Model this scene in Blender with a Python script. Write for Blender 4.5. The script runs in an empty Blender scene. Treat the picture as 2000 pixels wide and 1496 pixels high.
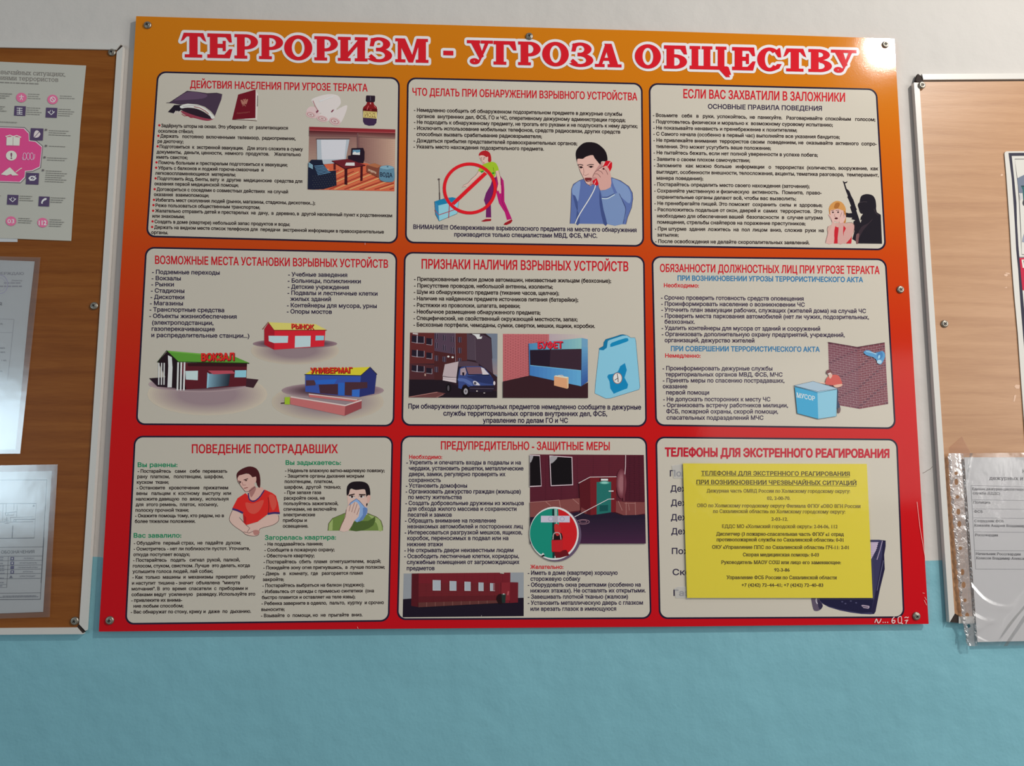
import bpy, math, random
import numpy as np
from mathutils import Vector, Matrix
from mathutils.geometry import tessellate_polygon, delaunay_2d_cdt

random.seed(4)
SC = bpy.context.scene
COL = SC.collection

# ------------------------------------------------------------------ camera
IW, IH, F = 2000.0, 1496.0, 1450.0
CZ = 1.55                                   # height of the poster's centre above the floor
CAM = np.array([-0.0735, -1.1484, -0.2358 + CZ])
RX, RY, RZ = 0.1096, -0.0020, -0.0472
def rotm(rx, ry, rz):
    cx, sx, cy, sy, cz, sz = math.cos(rx), math.sin(rx), math.cos(ry), math.sin(ry), math.cos(rz), math.sin(rz)
    return (np.array([[cz, -sz, 0], [sz, cz, 0], [0, 0, 1]]) @ np.array([[cy, 0, sy], [0, 1, 0], [-sy, 0, cy]])
            @ np.array([[1, 0, 0], [0, cx, -sx], [0, sx, cx]]))
ROT = rotm(RX, RY, RZ)
cam_data = bpy.data.cameras.new('camera')
cam = bpy.data.objects.new('camera', cam_data)
COL.objects.link(cam)
cam_data.sensor_fit = 'HORIZONTAL'
cam_data.sensor_width = 36.0
cam_data.lens = 36.0 * F / IW
cam_data.clip_start = 0.01
_m = np.eye(4)
_m[:3, 0], _m[:3, 1], _m[:3, 2], _m[:3, 3] = ROT[:, 0], ROT[:, 2], -ROT[:, 1], CAM
cam.matrix_world = Matrix(_m.tolist())
SC.camera = cam

# ------------------------------------------------------------------ world, lights, exposure
SC.view_settings.view_transform = 'Standard'
SC.view_settings.look = 'None'
SC.view_settings.gamma = 1.0
SC.view_settings.use_curve_mapping = False
SC.view_settings.exposure = 0.0
world = bpy.data.worlds.new('room_light')
SC.world = world
world.use_nodes = True
world.node_tree.nodes['Background'].inputs[0].default_value = (0.93, 0.97, 1.0, 1)
world.node_tree.nodes['Background'].inputs[1].default_value = 0.20

def area_light(name, loc, target, size, power, color, shape='DISK', size_y=None):
    d = bpy.data.lights.new(name, 'AREA')
    d.shape, d.size, d.energy, d.color = shape, size, power, color
    if size_y:
        d.size_y = size_y
    o = bpy.data.objects.new(name, d)
    COL.objects.link(o)
    o.location = loc
    o.rotation_euler = (Vector(target) - Vector(loc)).to_track_quat('-Z', 'Y').to_euler()
    return o
# a bare ceiling lamp up to the right, windows to the right, far behind and to the left
area_light('ceiling_lamp', (1.62, -1.66, CZ + 1.50), (0.5, 0, CZ), 0.145, 34.5, (1.0, 0.94, 0.86))
area_light('right_window', (2.6, -1.6, 1.80), (0.4, 0, 1.4), 1.2, 27, (1.0, 0.97, 0.93), 'RECTANGLE', 1.3)
area_light('left_window', (-2.66, -2.5, 1.42), (-0.8, 0, 1.35), 1.0, 11, (0.66, 0.87, 1.0), 'RECTANGLE', 0.62)
area_light('far_window', (2.1, -3.4, 1.55), (1.2, 0, 1.4), 1.5, 7, (1.0, 0.97, 0.94), 'RECTANGLE', 0.9)

# ------------------------------------------------------------------ geometry helpers
def cast(pts, d):
    """image points -> points on the upright plane d metres in front of the wall"""
    p = np.asarray(pts, float).reshape(-1, 2)
    v = np.stack([(p[:, 0] - IW / 2) / F, np.ones(len(p)), -(p[:, 1] - IH / 2) / F], 1) @ ROT.T
    t = (-d - CAM[1]) / v[:, 1]
    return CAM + v * t[:, None]

def lin(c):
    c = np.asarray(c, float) / 255.0
    return np.where(c <= 0.04045, c / 12.92, ((c + 0.055) / 1.055) ** 2.4)

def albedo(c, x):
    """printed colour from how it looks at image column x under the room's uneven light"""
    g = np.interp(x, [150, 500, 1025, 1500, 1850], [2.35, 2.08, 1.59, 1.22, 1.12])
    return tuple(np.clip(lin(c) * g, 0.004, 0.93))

MATS = {}
def principled(name, color, rough=0.5, spec=0.5, metal=0.0, bump=None):
    m = bpy.data.materials.new(name)
    m.use_nodes = True
    nt = m.node_tree
    b = nt.nodes['Principled BSDF']
    b.inputs['Base Color'].default_value = (*color, 1)
    b.inputs['Roughness'].default_value = rough
    b.inputs['Specular IOR Level'].default_value = spec
    b.inputs['Metallic'].default_value = metal
    if bump:
        geo = nt.nodes.new('ShaderNodeNewGeometry')
        last = None
        for scale, strength, dist in bump:
            n = nt.nodes.new('ShaderNodeTexNoise')
            n.inputs['Scale'].default_value = scale
            n.inputs['Detail'].default_value = 3
            nt.links.new(geo.outputs['Position'], n.inputs['Vector'])
            bm = nt.nodes.new('ShaderNodeBump')
            bm.inputs['Strength'].default_value = strength
            bm.inputs['Distance'].default_value = dist
            nt.links.new(n.outputs['Fac'], bm.inputs['Height'])
            if last:
                nt.links.new(last.outputs['Normal'], bm.inputs['Normal'])
            last = bm
        nt.links.new(last.outputs['Normal'], b.inputs['Normal'])
    return m

PRINT_BUMP = [(600, 0.06, 0.0004), (26, 0.015, 0.004)]
def ink(c, x):
    a = tuple(round(float(v), 3) for v in albedo(c, x))
    if a not in MATS:
        MATS[a] = principled('print_ink', a, 0.075, 0.25, 0.0, PRINT_BUMP)
    return MATS[a]
def paper_ink(c, x):
    a = ('p',) + tuple(round(float(v), 3) for v in albedo(c, x))
    if a not in MATS:
        MATS[a] = principled('paper_ink', a[1:], 0.6, 0.25)
    return MATS[a]

ORG = {}
def make_obj(name, verts, faces, mats, parent=None, fmat=None, smooth=False, origin=None):
    v = np.asarray(verts, float)
    if origin is None:
        lo, hi = v.min(0), v.max(0)
        origin = np.array([(lo[0] + hi[0]) / 2, hi[1], lo[2]])
    me = bpy.data.meshes.new(name)
    me.from_pydata((v - origin).tolist(), [], [tuple(f) for f in faces])
    for m in (mats if isinstance(mats, (list, tuple)) else [mats]):
        me.materials.append(m)
    if fmat is not None:
        me.polygons.foreach_set('material_index', fmat)
    if smooth:
        me.polygons.foreach_set('use_smooth', [True] * len(me.polygons))
    me.update()
    o = bpy.data.objects.new(name, me)
    COL.objects.link(o)
    ORG[o.name] = np.array(origin)
    if parent is not None:
        o.parent = parent
        o.location = tuple(np.array(origin) - ORG[parent.name])
    else:
        o.location = tuple(origin)
    return o

def thing(name, label, cat, loc, group=None):
    o = bpy.data.objects.new(name, None)
    COL.objects.link(o)
    o.empty_display_size = 0.02
    o.location = tuple(loc)
    ORG[o.name] = np.array(loc, float)
    tag(o, label, cat, group)
    return o
def tag(o, label, cat, group=None):
    o['label'], o['category'] = label, cat
    if group:
        o['group'] = group

def tris(pts2):
    return tessellate_polygon([[Vector((p[0], p[1], 0)) for p in pts2]])

def slab(pts, d0, d1):
    """outline given in image points at its front (d1); straight walls back to d0"""
    fr = cast(pts, d1)
    n = len(fr)
    bk = fr.copy(); bk[:, 1] = -d0
    v = np.concatenate([fr, bk])
    f = [list(t) for t in tris(fr[:, [0, 2]])] + [[i + n for i in t][::-1] for t in tris(fr[:, [0, 2]])]
    f += [[i, (i + 1) % n, (i + 1) % n + n, i + n] for i in range(n)]
    return v, f

def fix_normals(o):
    import bmesh
    bm = bmesh.new(); bm.from_mesh(o.data)
    bmesh.ops.recalc_face_normals(bm, faces=bm.faces)
    bm.to_mesh(o.data); bm.free()
    return o

def solid(name, pts, d0, d1, mat, parent=None):
    v, f = slab(pts, d0, d1)
    return fix_normals(make_obj(name, v, f, mat, parent))

def spline(pts, n=5, closed=True):
    p = np.asarray(pts, float); m = len(p); out = []
    for i in range(m if closed else m - 1):
        if closed:
            a, b, c, d = p[i - 1], p[i], p[(i + 1) % m], p[(i + 2) % m]
        else:
            a, b, c, d = p[max(i - 1, 0)], p[i], p[i + 1], p[min(i + 2, m - 1)]
        for k in range(n):
            t = k / n
            out.append(0.5 * ((2 * b) + (-a + c) * t + (2 * a - 5 * b + 4 * c - d) * t * t + (-a + 3 * b - 3 * c + d) * t ** 3))
    if not closed:
        out.append(p[-1])
    return np.array(out)

# ------------------------------------------------------------------ lettering
_cu = bpy.data.curves.new('lettering', 'FONT')
_cu.resolution_u = 2
_cu.fill_mode = 'NONE'
_to = bpy.data.objects.new('lettering', _cu)
COL.objects.link(_to)
_wire, _adv, _tc = {}, {}, {}
def wire(s):
    """closed outlines of a string as lists of points"""
    if s in _wire:
        return _wire[s]
    _cu.body = s
    dg = bpy.context.evaluated_depsgraph_get()
    dg.update()
    loops = []
    for sp in _to.to_curve(dg, apply_modifiers=False).splines:
        out = []
        if sp.type == 'BEZIER':
            bp = sp.bezier_points
            for i in range(len(bp)):
                p, q = bp[i], bp[(i + 1) % len(bp)]
                P = [np.array(c[:2]) for c in (p.co, p.handle_right, q.handle_left, q.co)]
                ch = np.linalg.norm(P[3] - P[0])
                cx = P[3] - P[0]
                dev = sum(abs(cx[0] * (h - P[0])[1] - cx[1] * (h - P[0])[0]) for h in P[1:3]) / max(ch, 1e-6)
                k = 1 if dev < 0.004 else (2 if ch < 0.09 else 4)
                for j in range(k):
                    t = j / k
                    out.append((1 - t) ** 3 * P[0] + 3 * t * (1 - t) ** 2 * P[1] + 3 * t * t * (1 - t) * P[2] + t ** 3 * P[3])
        else:
            out = [np.array(p.co[:2]) for p in sp.points]
        o2 = [out[0]]
        for p in out[1:]:
            if np.linalg.norm(p - o2[-1]) > 1e-4:
                o2.append(p)
        if np.linalg.norm(o2[0] - o2[-1]) < 1e-4:
            o2.pop()
        if len(o2) > 2:
            loops.append(np.array(o2))
    _to.to_curve_clear()
    _wire[s] = loops
    return loops
def advance(ch):
    if ch not in _adv:
        w = lambda t: max(l[:, 0].max() for l in wire(t))
        _adv[ch] = w('I' + ch + 'I') - w('II')
    return _adv[ch]
def union(polys, loops=()):
    """one flat mesh covering convex polygons and (non-zero winding) outlines"""
    vs, es = [], []
    for p in list(polys) + list(loops):
        o = len(vs); k = len(p)
        vs += [Vector((float(x), float(y))) for x, y in p]
        es += [(o + i, o + (i + 1) % k) for i in range(k)]
    r = delaunay_2d_cdt(vs, es, [], 0, 1e-6, False)
    V = np.array([(q.x, q.y) for q in r[0]])
    T = [f for f in r[2] if len(f) == 3]
    C = V[np.array(T)].mean(1)
    keep = np.zeros(len(T), bool)
    for p in polys:
        p = np.asarray(p); q = np.roll(p, -1, 0); d = q - p
        cr = d[None, :, 0] * (C[:, None, 1] - p[None, :, 1]) - d[None, :, 1] * (C[:, None, 0] - p[None, :, 0])
        keep |= (cr >= 0).all(1) | (cr <= 0).all(1)
    wn = np.zeros(len(T))
    for p in loops:
        p = np.asarray(p); q = np.roll(p, -1, 0)
        y, x = C[:, None, 1], C[:, None, 0]
        cr = (q[None, :, 0] - p[None, :, 0]) * (y - p[None, :, 1]) - (x - p[None, :, 0]) * (q[None, :, 1] - p[None, :, 1])
        up = (p[None, :, 1] <= y) & (q[None, :, 1] > y) & (cr > 0)
        dn = (p[None, :, 1] > y) & (q[None, :, 1] <= y) & (cr < 0)
        wn += up.sum(1) - dn.sum(1)
    keep |= wn != 0
    return V, [T[i] for i in np.nonzero(keep)[0]]
def glyph(ch, sx, w, serif):
    key = (ch, sx, w, serif)
    if key in _tc:
        return _tc[key]
    loops = [l * np.array([sx, 1.0]) for l in wire(ch)]
    if not loops:
        _tc[key] = (np.zeros((0, 2)), [])
        return _tc[key]
    polys = []
    for l in loops:
        for a, b in zip(l, np.roll(l, -1, 0)):
            L = np.linalg.norm(b - a)
            if L < 1e-5:
                continue
            u = (b - a) / L; n = np.array([-u[1], u[0]]) * w
            if w > 1e-4:
                e = u * w * (0.75 if L > 0.03 else 0.2)
                polys.append(np.array([a - e + n, b + e + n, b + e - n, a - e - n]))
            if serif and abs(a[1] - b[1]) < 0.01 and 0.04 < abs(a[0] - b[0]) < 0.15:
                y = (a[1] + b[1]) / 2
                for lv, sg in ((0.0, 1), (0.542, -1), (0.728, -1)):
                    if abs(y - lv) < 0.012:
                        xa, xb = min(a[0], b[0]) - 0.095, max(a[0], b[0]) + 0.095
                        polys.append(np.array([[xa, y - sg * w], [xb, y - sg * w], [xb, y + sg * 0.06], [xa, y + sg * 0.06]]))
    _tc[key] = union(polys, loops)
    return _tc[key]

class Print:
    """flat printed artwork: coloured shapes stacked in thin layers, one mesh with several inks"""
    def __init__(self, ox, oy, s, d, inkf=ink, step=1.2e-5):
        self.o, self.s, self.d, self.step, self.inkf = np.array([ox, oy], float), s, d, step, inkf
        self.v, self.f, self.m, self.mats, self.n, self.box = [], [], [], [], 0, []
    def at(self, ox, oy, s):
        self.o, self.s = np.array([ox, oy], float), s
        return self
    def px(self, pts):
        return self.o + np.asarray(pts, float).reshape(-1, 2) / self.s
    def mat(self, c, x):
        m = c if isinstance(c, bpy.types.Material) else self.inkf(c, x)
        if m not in self.mats:
            self.mats.append(m)
        return self.mats.index(m)
    def add(self, c, pix, faces, up=True):
        self.d += self.step * up
        k = self.mat(c, float(pix[:, 0].mean()))
        self.v.append(cast(pix, self.d))
        self.box.append((pix.min(0), pix.max(0), self.n, len(self.f), len(self.f) + len(faces)))
        for f in faces:
            self.f.append([i + self.n for i in f]); self.m.append(k)
        self.n += len(pix)
    def poly(self, c, pts, s=0, up=True):
        p = self.px(pts)
        if s:
            p = spline(p, s)
        self.add(c, p, tris(p), 1 if up else 0.25)
    def ell(self, c, cx, cy, rx, ry, a=0, n=28, up=True):
        t = np.linspace(0, 2 * math.pi, n, endpoint=False)
        x, y = rx * np.cos(t), ry * np.sin(t)
        ca, sa = math.cos(math.radians(a)), math.sin(math.radians(a))
        p = self.px(np.stack([cx + x * ca - y * sa, cy + x * sa + y * ca], 1))
        self.add(c, p, [list(range(n))], 1 if up else 0.25)
    def ring(self, c, cx, cy, r0, r1, ry0=None, ry1=None, n=56):
        t = np.linspace(0, 2 * math.pi, n, endpoint=False)
        ry0, ry1 = ry0 or r0, ry1 or r1
        p = np.concatenate([np.stack([cx + r0 * np.cos(t), cy + ry0 * np.sin(t)], 1), np.stack([cx + r1 * np.cos(t), cy + ry1 * np.sin(t)], 1)])
        self.add(c, self.px(p), [[i, (i + 1) % n, (i + 1) % n + n, i + n] for i in range(n)])
    def line(self, c, pts, w=6, s=0, up=True):
        p = np.asarray(pts, float)
        if s:
            p = spline(p, s, closed=False)
        dv = np.gradient(p, axis=0)
        dv /= np.maximum(np.linalg.norm(dv, axis=1, keepdims=True), 1e-9)
        nr = np.stack([-dv[:, 1], dv[:, 0]], 1) * w / 2
        n = len(p)
        q = self.px(np.concatenate([p + nr, p - nr]))
        self.add(c, q, [[i, i + 1, i + 1 + n, i + n] for i in range(n - 1)], 1 if up else 0.25)
    def quad_pt(self, q, u, v):
        q = np.asarray(q, float)
        return (q[0] * (1 - u) + q[1] * u) * (1 - v) + (q[3] * (1 - u) + q[2] * u) * v
    def bricks(self, c, q, rows, cols, w=4):
        self.d += self.step
        for r in range(1, rows):
            self.line(c, [self.quad_pt(q, u, r / rows) for u in (0, .5, 1)], w, up=False)
        for r in range(rows):
            for k in range(cols):
                u = (k + (0.5 if r % 2 else 1.0)) / cols
                if u < 0.999:
                    self.line(c, [self.quad_pt(q, u, r / rows), self.quad_pt(q, u, (r + 1) / rows)], w, up=False)
    def shade(self, c0, c1, q, n=8, axis='v'):
        n *= 2
        """a printed colour ramp of n bands across the quad"""
        self.d += self.step
        c0, c1 = np.array(c0, float), np.array(c1, float)
        for i in range(n):
            a, b = i / n, (i + 1) / n
            co = [(0, a), (1, a), (1, b), (0, b)] if axis == 'v' else [(a, 0), (b, 0), (b, 1), (a, 1)]
            self.poly(tuple(c0 + (c1 - c0) * (i + .5) / n), [self.quad_pt(q, *u) for u in co], up=False)
    def blob(self, c0, c1, cx, cy, rx, ry, n=7, a=0):
        n = 15
        c0, c1 = np.array(c0, float), np.array(c1, float)
        for i in range(n):
            k = 1 - i / n
            t = (i + 1) / (n + 1)
            self.ell(tuple(c1 + (c0 - c1) * t), cx, cy, rx * (.45 + .55 * k), ry * (.45 + .55 * k), a)
    def text(self, c, s, x0, y0, x1, slope=0.0, cap=8.0, weight=0.032, lean=0.0, serif=False, up=True, y1=None):
        """one line: baseline starts at (x0, y0), ends at x1; cap height in local units"""
        if y1 is not None:
            slope = (y1 - y0) / (x1 - x0)
        adv = [advance(ch) for ch in s]
        first, last = wire(s[0]), wire(s[-1])
        xa = min(l[:, 0].min() for l in first)
        xb = sum(adv[:-1]) + max(l[:, 0].max() for l in last)
        k = (x1 - x0) / (xb - xa)                      # local units per em, across
        kv = cap / 0.728                               # and up
        sx = max(0.3, round(k / kv / 0.08) * 0.08)
        if up:
            self.d += self.step
        pen = 0.0
        for ch, ad in zip(s, adv):
            v, f = glyph(ch, sx, weight, serif)
            if len(f):
                gx = v[:, 0] / sx
                x = x0 + (pen + gx - xa) * k
                h = v[:, 1] * kv
                y = y0 + (x - x0) * slope - h
                self.add(c, self.px(np.stack([x + h * lean, y], 1)), f, False)
            pen += ad
    def words(self, c, x0, y, x1, h, slope=0.0, seed=0):
        """a line of print too small to read: a row of word-long strokes"""
        r = random.Random(seed * 977 + int(x0 * 7 + y * 13))
        x = x0
        while x < x1 - h:
            w = min(h * r.uniform(1.6, 5.5), x1 - x)
            ya, yb = y + (x - x0) * slope, y + (x + w - x0) * slope
            self.poly(c, [(x, ya - h), (x + w, yb - h), (x + w, yb), (x, ya)], up=False)
            x += w + h * 0.7
    def build_each(self, name, parent, gap=2.0, label=None):
        """one part for each cluster of shapes that touch or nearly touch"""
        n = len(self.box)
        lo, hi = np.array([b[0] for b in self.box]) - gap / 2, np.array([b[1] for b in self.box]) + gap / 2
        own = list(range(n))
        def find(i):
            while own[i] != i:
                i = own[i]
            return i
        for i in range(n):
            for j in np.nonzero((lo[i] <= hi).all(1) & (hi[i] >= lo).all(1))[0]:
                own[find(int(j))] = find(i)
        for root in sorted(set(find(i) for i in range(n))):
            ids = [i for i in range(n) if find(i) == root]
            v, f, m, k = [], [], [], 0
            for i in ids:
                v0, f0, f1 = self.box[i][2:]
                f += [[q - v0 + k for q in face] for face in self.f[f0:f1]]; m += self.m[f0:f1]
                v.append(self.v[i]); k += len(self.v[i])
            used = sorted(set(m))
            o = make_obj(name, np.concatenate(v), f, [self.mats[u] for u in used], parent, [used.index(q) for q in m])
            if label:
                o['label'] = label
    def build(self, name, parent=None, label=None):
        o = make_obj(name, np.concatenate(self.v), self.f, self.mats, parent, self.m)
        if label:
            o['label'] = label
        return o

# ------------------------------------------------------------------ surfaces
def wood(name, c0, c1, c2, rough, spec=0.4):
    m = bpy.data.materials.new(name); m.use_nodes = True
    nt = m.node_tree; N = nt.nodes.new; L = nt.links.new
    b = nt.nodes['Principled BSDF']
    geo = N('ShaderNodeNewGeometry')
    mp = N('ShaderNodeMapping'); mp.inputs['Scale'].default_value = (2.2, 1, 42)
    L(geo.outputs['Position'], mp.inputs['Vector'])
    n1 = N('ShaderNodeTexNoise'); n1.inputs['Scale'].default_value = 1.6; n1.inputs['Detail'].default_value = 6; n1.inputs['Distortion'].default_value = 0.6
    L(mp.outputs[0], n1.inputs['Vector'])
    mp2 = N('ShaderNodeMapping'); mp2.inputs['Scale'].default_value = (40, 1, 700)
    L(geo.outputs['Position'], mp2.inputs['Vector'])
    n2 = N('ShaderNodeTexNoise'); n2.inputs['Scale'].default_value = 1.0; n2.inputs['Detail'].default_value = 2
    L(mp2.outputs[0], n2.inputs['Vector'])
    mix = N('ShaderNodeMath'); mix.operation = 'MULTIPLY_ADD'
    L(n2.outputs['Fac'], mix.inputs[0]); mix.inputs[1].default_value = 0.35; L(n1.outputs['Fac'], mix.inputs[2])
    r = N('ShaderNodeValToRGB')
    r.color_ramp.elements[0].position = 0.42; r.color_ramp.elements[0].color = (*c0, 1)
    r.color_ramp.elements[1].position = 0.95; r.color_ramp.elements[1].color = (*c2, 1)
    e = r.color_ramp.elements.new(0.68); e.color = (*c1, 1)
    L(mix.outputs[0], r.inputs[0]); L(r.outputs[0], b.inputs['Base Color'])
    b.inputs['Roughness'].default_value = rough
    b.inputs['Specular IOR Level'].default_value = spec
    bp = N('ShaderNodeBump'); bp.inputs['Strength'].default_value = 0.25; bp.inputs['Distance'].default_value = 0.0006
    L(mix.outputs[0], bp.inputs['Height']); L(bp.outputs[0], b.inputs['Normal'])
    return m
W_DARK = wood('dark_beech_laminate', (0.215, 0.062, 0.010), (0.275, 0.086, 0.015), (0.335, 0.115, 0.022), 0.42, 0.16)
W_PALE = wood('pale_beech_laminate', (0.47, 0.24, 0.118), (0.545, 0.295, 0.150), (0.62, 0.35, 0.19), 0.36)

def wall_paint(name, color, tint, bumps, rough):
    m = principled(name, color, rough, 0.35, 0, bumps)
    nt = m.node_tree; b = nt.nodes['Principled BSDF']
    geo = nt.nodes.new('ShaderNodeNewGeometry')
    n = nt.nodes.new('ShaderNodeTexNoise'); n.inputs['Scale'].default_value = 3.5; n.inputs['Detail'].default_value = 5
    nt.links.new(geo.outputs['Position'], n.inputs['Vector'])
    r = nt.nodes.new('ShaderNodeValToRGB')
    r.color_ramp.elements[0].position = 0.35; r.color_ramp.elements[0].color = (*tint, 1)
    r.color_ramp.elements[1].position = 0.65; r.color_ramp.elements[1].color = (*color, 1)
    nt.links.new(n.outputs['Fac'], r.inputs[0]); nt.links.new(r.outputs[0], b.inputs['Base Color'])
    return m
M_WHITE = wall_paint('white_emulsion', (0.675, 0.65, 0.62), (0.655, 0.63, 0.60), [(9, 0.35, 0.012), (160, 0.18, 0.0012)], 0.65)
M_BLUE = wall_paint('blue_oil_paint', (0.245, 0.545, 0.64), (0.23, 0.515, 0.605), [(7, 0.5, 0.014), (26, 0.42, 0.004), (230, 0.25, 0.001)], 0.42)
M_FLOOR = wall_paint('grey_linoleum', (0.30, 0.28, 0.25), (0.25, 0.24, 0.22), [(60, 0.1, 0.001)], 0.5)
M_PVC = principled('white_plastic_edging', (0.70, 0.685, 0.65), 0.35, 0.45)
M_PVCL = principled('white_plastic_edging_warm', (0.74, 0.72, 0.68), 0.35, 0.45)
M_DARK = principled('dark_gap', (0.03, 0.018, 0.014), 0.8)
M_STEEL = principled('zinc_screw', (0.37, 0.335, 0.28), 0.36, 0.5, 0.85, [(900, 0.2, 0.0004)])
M_RECESS = principled('screw_recess', (0.03, 0.028, 0.026), 0.6)
M_CORE = principled('board_core', (0.75, 0.72, 0.68), 0.6)

def film(name, tint, rough, gloss, haze, bump=None):
    """thin clear plastic: mostly see-through with a glossy face"""
    m = bpy.data.materials.new(name); m.use_nodes = True
    nt = m.node_tree; N = nt.nodes.new; L = nt.links.new
    for n in list(nt.nodes):
        if n.type != 'OUTPUT_MATERIAL':
            nt.nodes.remove(n)
    out = [n for n in nt.nodes if n.type == 'OUTPUT_MATERIAL'][0]
    tr = N('ShaderNodeBsdfTransparent'); tr.inputs[0].default_value = (*tint, 1)
    gl = N('ShaderNodeBsdfGlossy'); gl.inputs['Roughness'].default_value = rough
    df = N('ShaderNodeBsdfDiffuse'); df.inputs[0].default_value = (0.8, 0.8, 0.82, 1)
    fr = N('ShaderNodeFresnel'); fr.inputs[0].default_value = 1.5
    sc = N('ShaderNodeMath'); sc.operation = 'MULTIPLY'; sc.inputs[1].default_value = gloss
    L(fr.outputs[0], sc.inputs[0])
    m1 = N('ShaderNodeMixShader'); m1.inputs[0].default_value = haze
    L(tr.outputs[0], m1.inputs[1]); L(df.outputs[0], m1.inputs[2])
    m2 = N('ShaderNodeMixShader'); L(sc.outputs[0], m2.inputs[0]); L(m1.outputs[0], m2.inputs[1]); L(gl.outputs[0], m2.inputs[2])
    L(m2.outputs[0], out.inputs['Surface'])
    if bump:
        geo = N('ShaderNodeNewGeometry')
        n = N('ShaderNodeTexNoise'); n.inputs['Scale'].default_value = bump[0]; n.inputs['Detail'].default_value = 3
        L(geo.outputs['Position'], n.inputs['Vector'])
        bp = N('ShaderNodeBump'); bp.inputs['Strength'].default_value = bump[1]; bp.inputs['Distance'].default_value = bump[2]
        L(n.outputs['Fac'], bp.inputs['Height']); L(bp.outputs[0], gl.inputs['Normal']); L(bp.outputs[0], fr.inputs['Normal'])
    return m
M_FILM = film('laminating_film', (0.98, 0.98, 0.98), 0.12, 0.55, 0.015, (22, 0.3, 0.004))
M_FILM_HAZE = film('laminating_film_worn', (0.96, 0.96, 0.96), 0.15, 3.4, 0.03, (14, 0.12, 0.004))
M_POCKET = film('pocket_plastic', (0.985, 0.985, 0.99), 0.12, 0.5, 0.015, (40, 0.2, 0.002))
M_STRIP = film('pocket_strip_plastic', (0.95, 0.93, 0.93), 0.14, 3.2, 0.34, (55, 0.6, 0.003))
M_SEAM = film('pocket_seam_plastic', (0.95, 0.93, 0.93), 0.24, 5.0, 0.30, (90, 0.6, 0.003))
M_TAPE = film('clear_tape', (0.98, 0.98, 0.97), 0.2, 0.8, 0.42)
M_BTAPE = film('brown_tape', (0.90, 0.78, 0.66), 0.25, 0.6, 0.03)

# ------------------------------------------------------------------ the room
BL_L, BL_R = cast([(187, 1088)], 0)[0], cast([(1828, 1095.5)], 0)[0]
def band_z(x):
    return BL_L[2] + (BL_R[2] - BL_L[2]) * (x - BL_L[0]) / (BL_R[0] - BL_L[0])
xs = np.concatenate([[-3.0], np.arange(-1.4, 1.41, 0.01), [3.0]])
rr = np.random.RandomState(3)
edge = np.array([[x, 0, band_z(x) + (rr.randn() * 0.0008 if abs(x) < 2 else 0)] for x in xs])
top, bot = edge.copy(), edge.copy()
top[:, 2], bot[:, 2] = 3.3, 0.0
n = len(xs)
fc, fm = [], []
for i in range(n - 1):
    fc.append([n + i, n + i + 1, i + 1, i]); fm.append(0)
    fc.append([2 * n + i, 2 * n + i + 1, n + i + 1, n + i]); fm.append(1)
wall = make_obj('wall_back', np.concatenate([top, edge, bot]), fc, [M_WHITE, M_BLUE], None, fm)
wall['kind'] = 'structure'
t = Print(0, 0, 1, 0.0002, paper_ink)
t.line((120, 112, 104), [(1802, 924), (1807, 922), (1812, 918.5), (1817, 916), (1821.5, 911)], 0.9)
t.build('scuff_mark', wall)
floor = make_obj('floor', [(-3, -4, 0), (3, -4, 0), (3, 0, 0), (-3, 0, 0)], [[0, 1, 2, 3]], M_FLOOR, origin=np.zeros(3))
floor['kind'] = 'structure'

# ------------------------------------------------------------------ the big poster
PB, PF = 0.0050, 0.0095                      # back and front of the poster board, metres off the wall
POSTER = [(266, 31.6), (520, 39), (780, 46), (1035, 53.5), (1300, 61), (1520, 68), (1747, 75.6), (1813.8, 1218.5), (1290, 1224), (760, 1228), (193, 1233.5)]
ctr = cast([(1005, 1228)], PB)[0]
poster = thing('information_poster', 'large orange to red safety poster with nine cream panels, between two wooden boards', 'poster', (ctr[0], -PB, ctr[2]))
M_BOARD = principled('poster_gradient', (0.5, 0.1, 0.02), 0.075, 0.25, 0, PRINT_BUMP)
nt = M_BOARD.node_tree
geo = nt.nodes.new('ShaderNodeNewGeometry'); sep = nt.nodes.new('ShaderNodeSeparateXYZ'); mr = nt.nodes.new('ShaderNodeMapRange')
mr.inputs['From Min'].default_value = CZ + 0.48; mr.inputs['From Max'].default_value = CZ - 0.48
rp = nt.nodes.new('ShaderNodeValToRGB')
nt.links.new(geo.outputs['Position'], sep.inputs[0]); nt.links.new(sep.outputs['Z'], mr.inputs['Value'])
nt.links.new(mr.outputs[0], rp.inputs[0]); nt.links.new(rp.outputs[0], nt.nodes['Principled BSDF'].inputs['Base Color'])
stops = [(0.0, (0.74, 0.235, 0.006)), (0.10, (0.73, 0.22, 0.006)), (0.22, (0.71, 0.155, 0.006)), (0.40, (0.68, 0.070, 0.006)), (0.52, (0.68, 0.036, 0.007)), (0.66, (0.70, 0.010, 0.010)), (1.0, (0.66, 0.004, 0.012))]
rp.color_ramp.elements[0].position, rp.color_ramp.elements[0].color = stops[0][0], (*stops[0][1], 1)
rp.color_ramp.elements[1].position, rp.color_ramp.elements[1].color = stops[-1][0], (*stops[-1][1], 1)
for p, c in stops[1:-1]:
    rp.color_ramp.elements.new(p).color = (*c, 1)
solid('backing_board', POSTER, PB, PF, M_BOARD, poster)

M_CREAM = principled('panel_cream', (0.71, 0.655, 0.56), 0.075, 0.25, 0, PRINT_BUMP)
M_NAVY = principled('panel_border_navy', (0.022, 0.014, 0.040), 0.075, 0.25, 0, PRINT_BUMP)
RED = (176, 24, 36); INK = (44, 32, 36); NAVY = (40, 30, 56)
M_RED = ink(RED, 1025); M_INK = ink((38, 27, 28), 1025); M_NTXT = ink((42, 33, 58), 1025)
M_GREEN = ink((22, 112, 76), 700); M_BLUET = ink((62, 122, 165), 1480)

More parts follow.
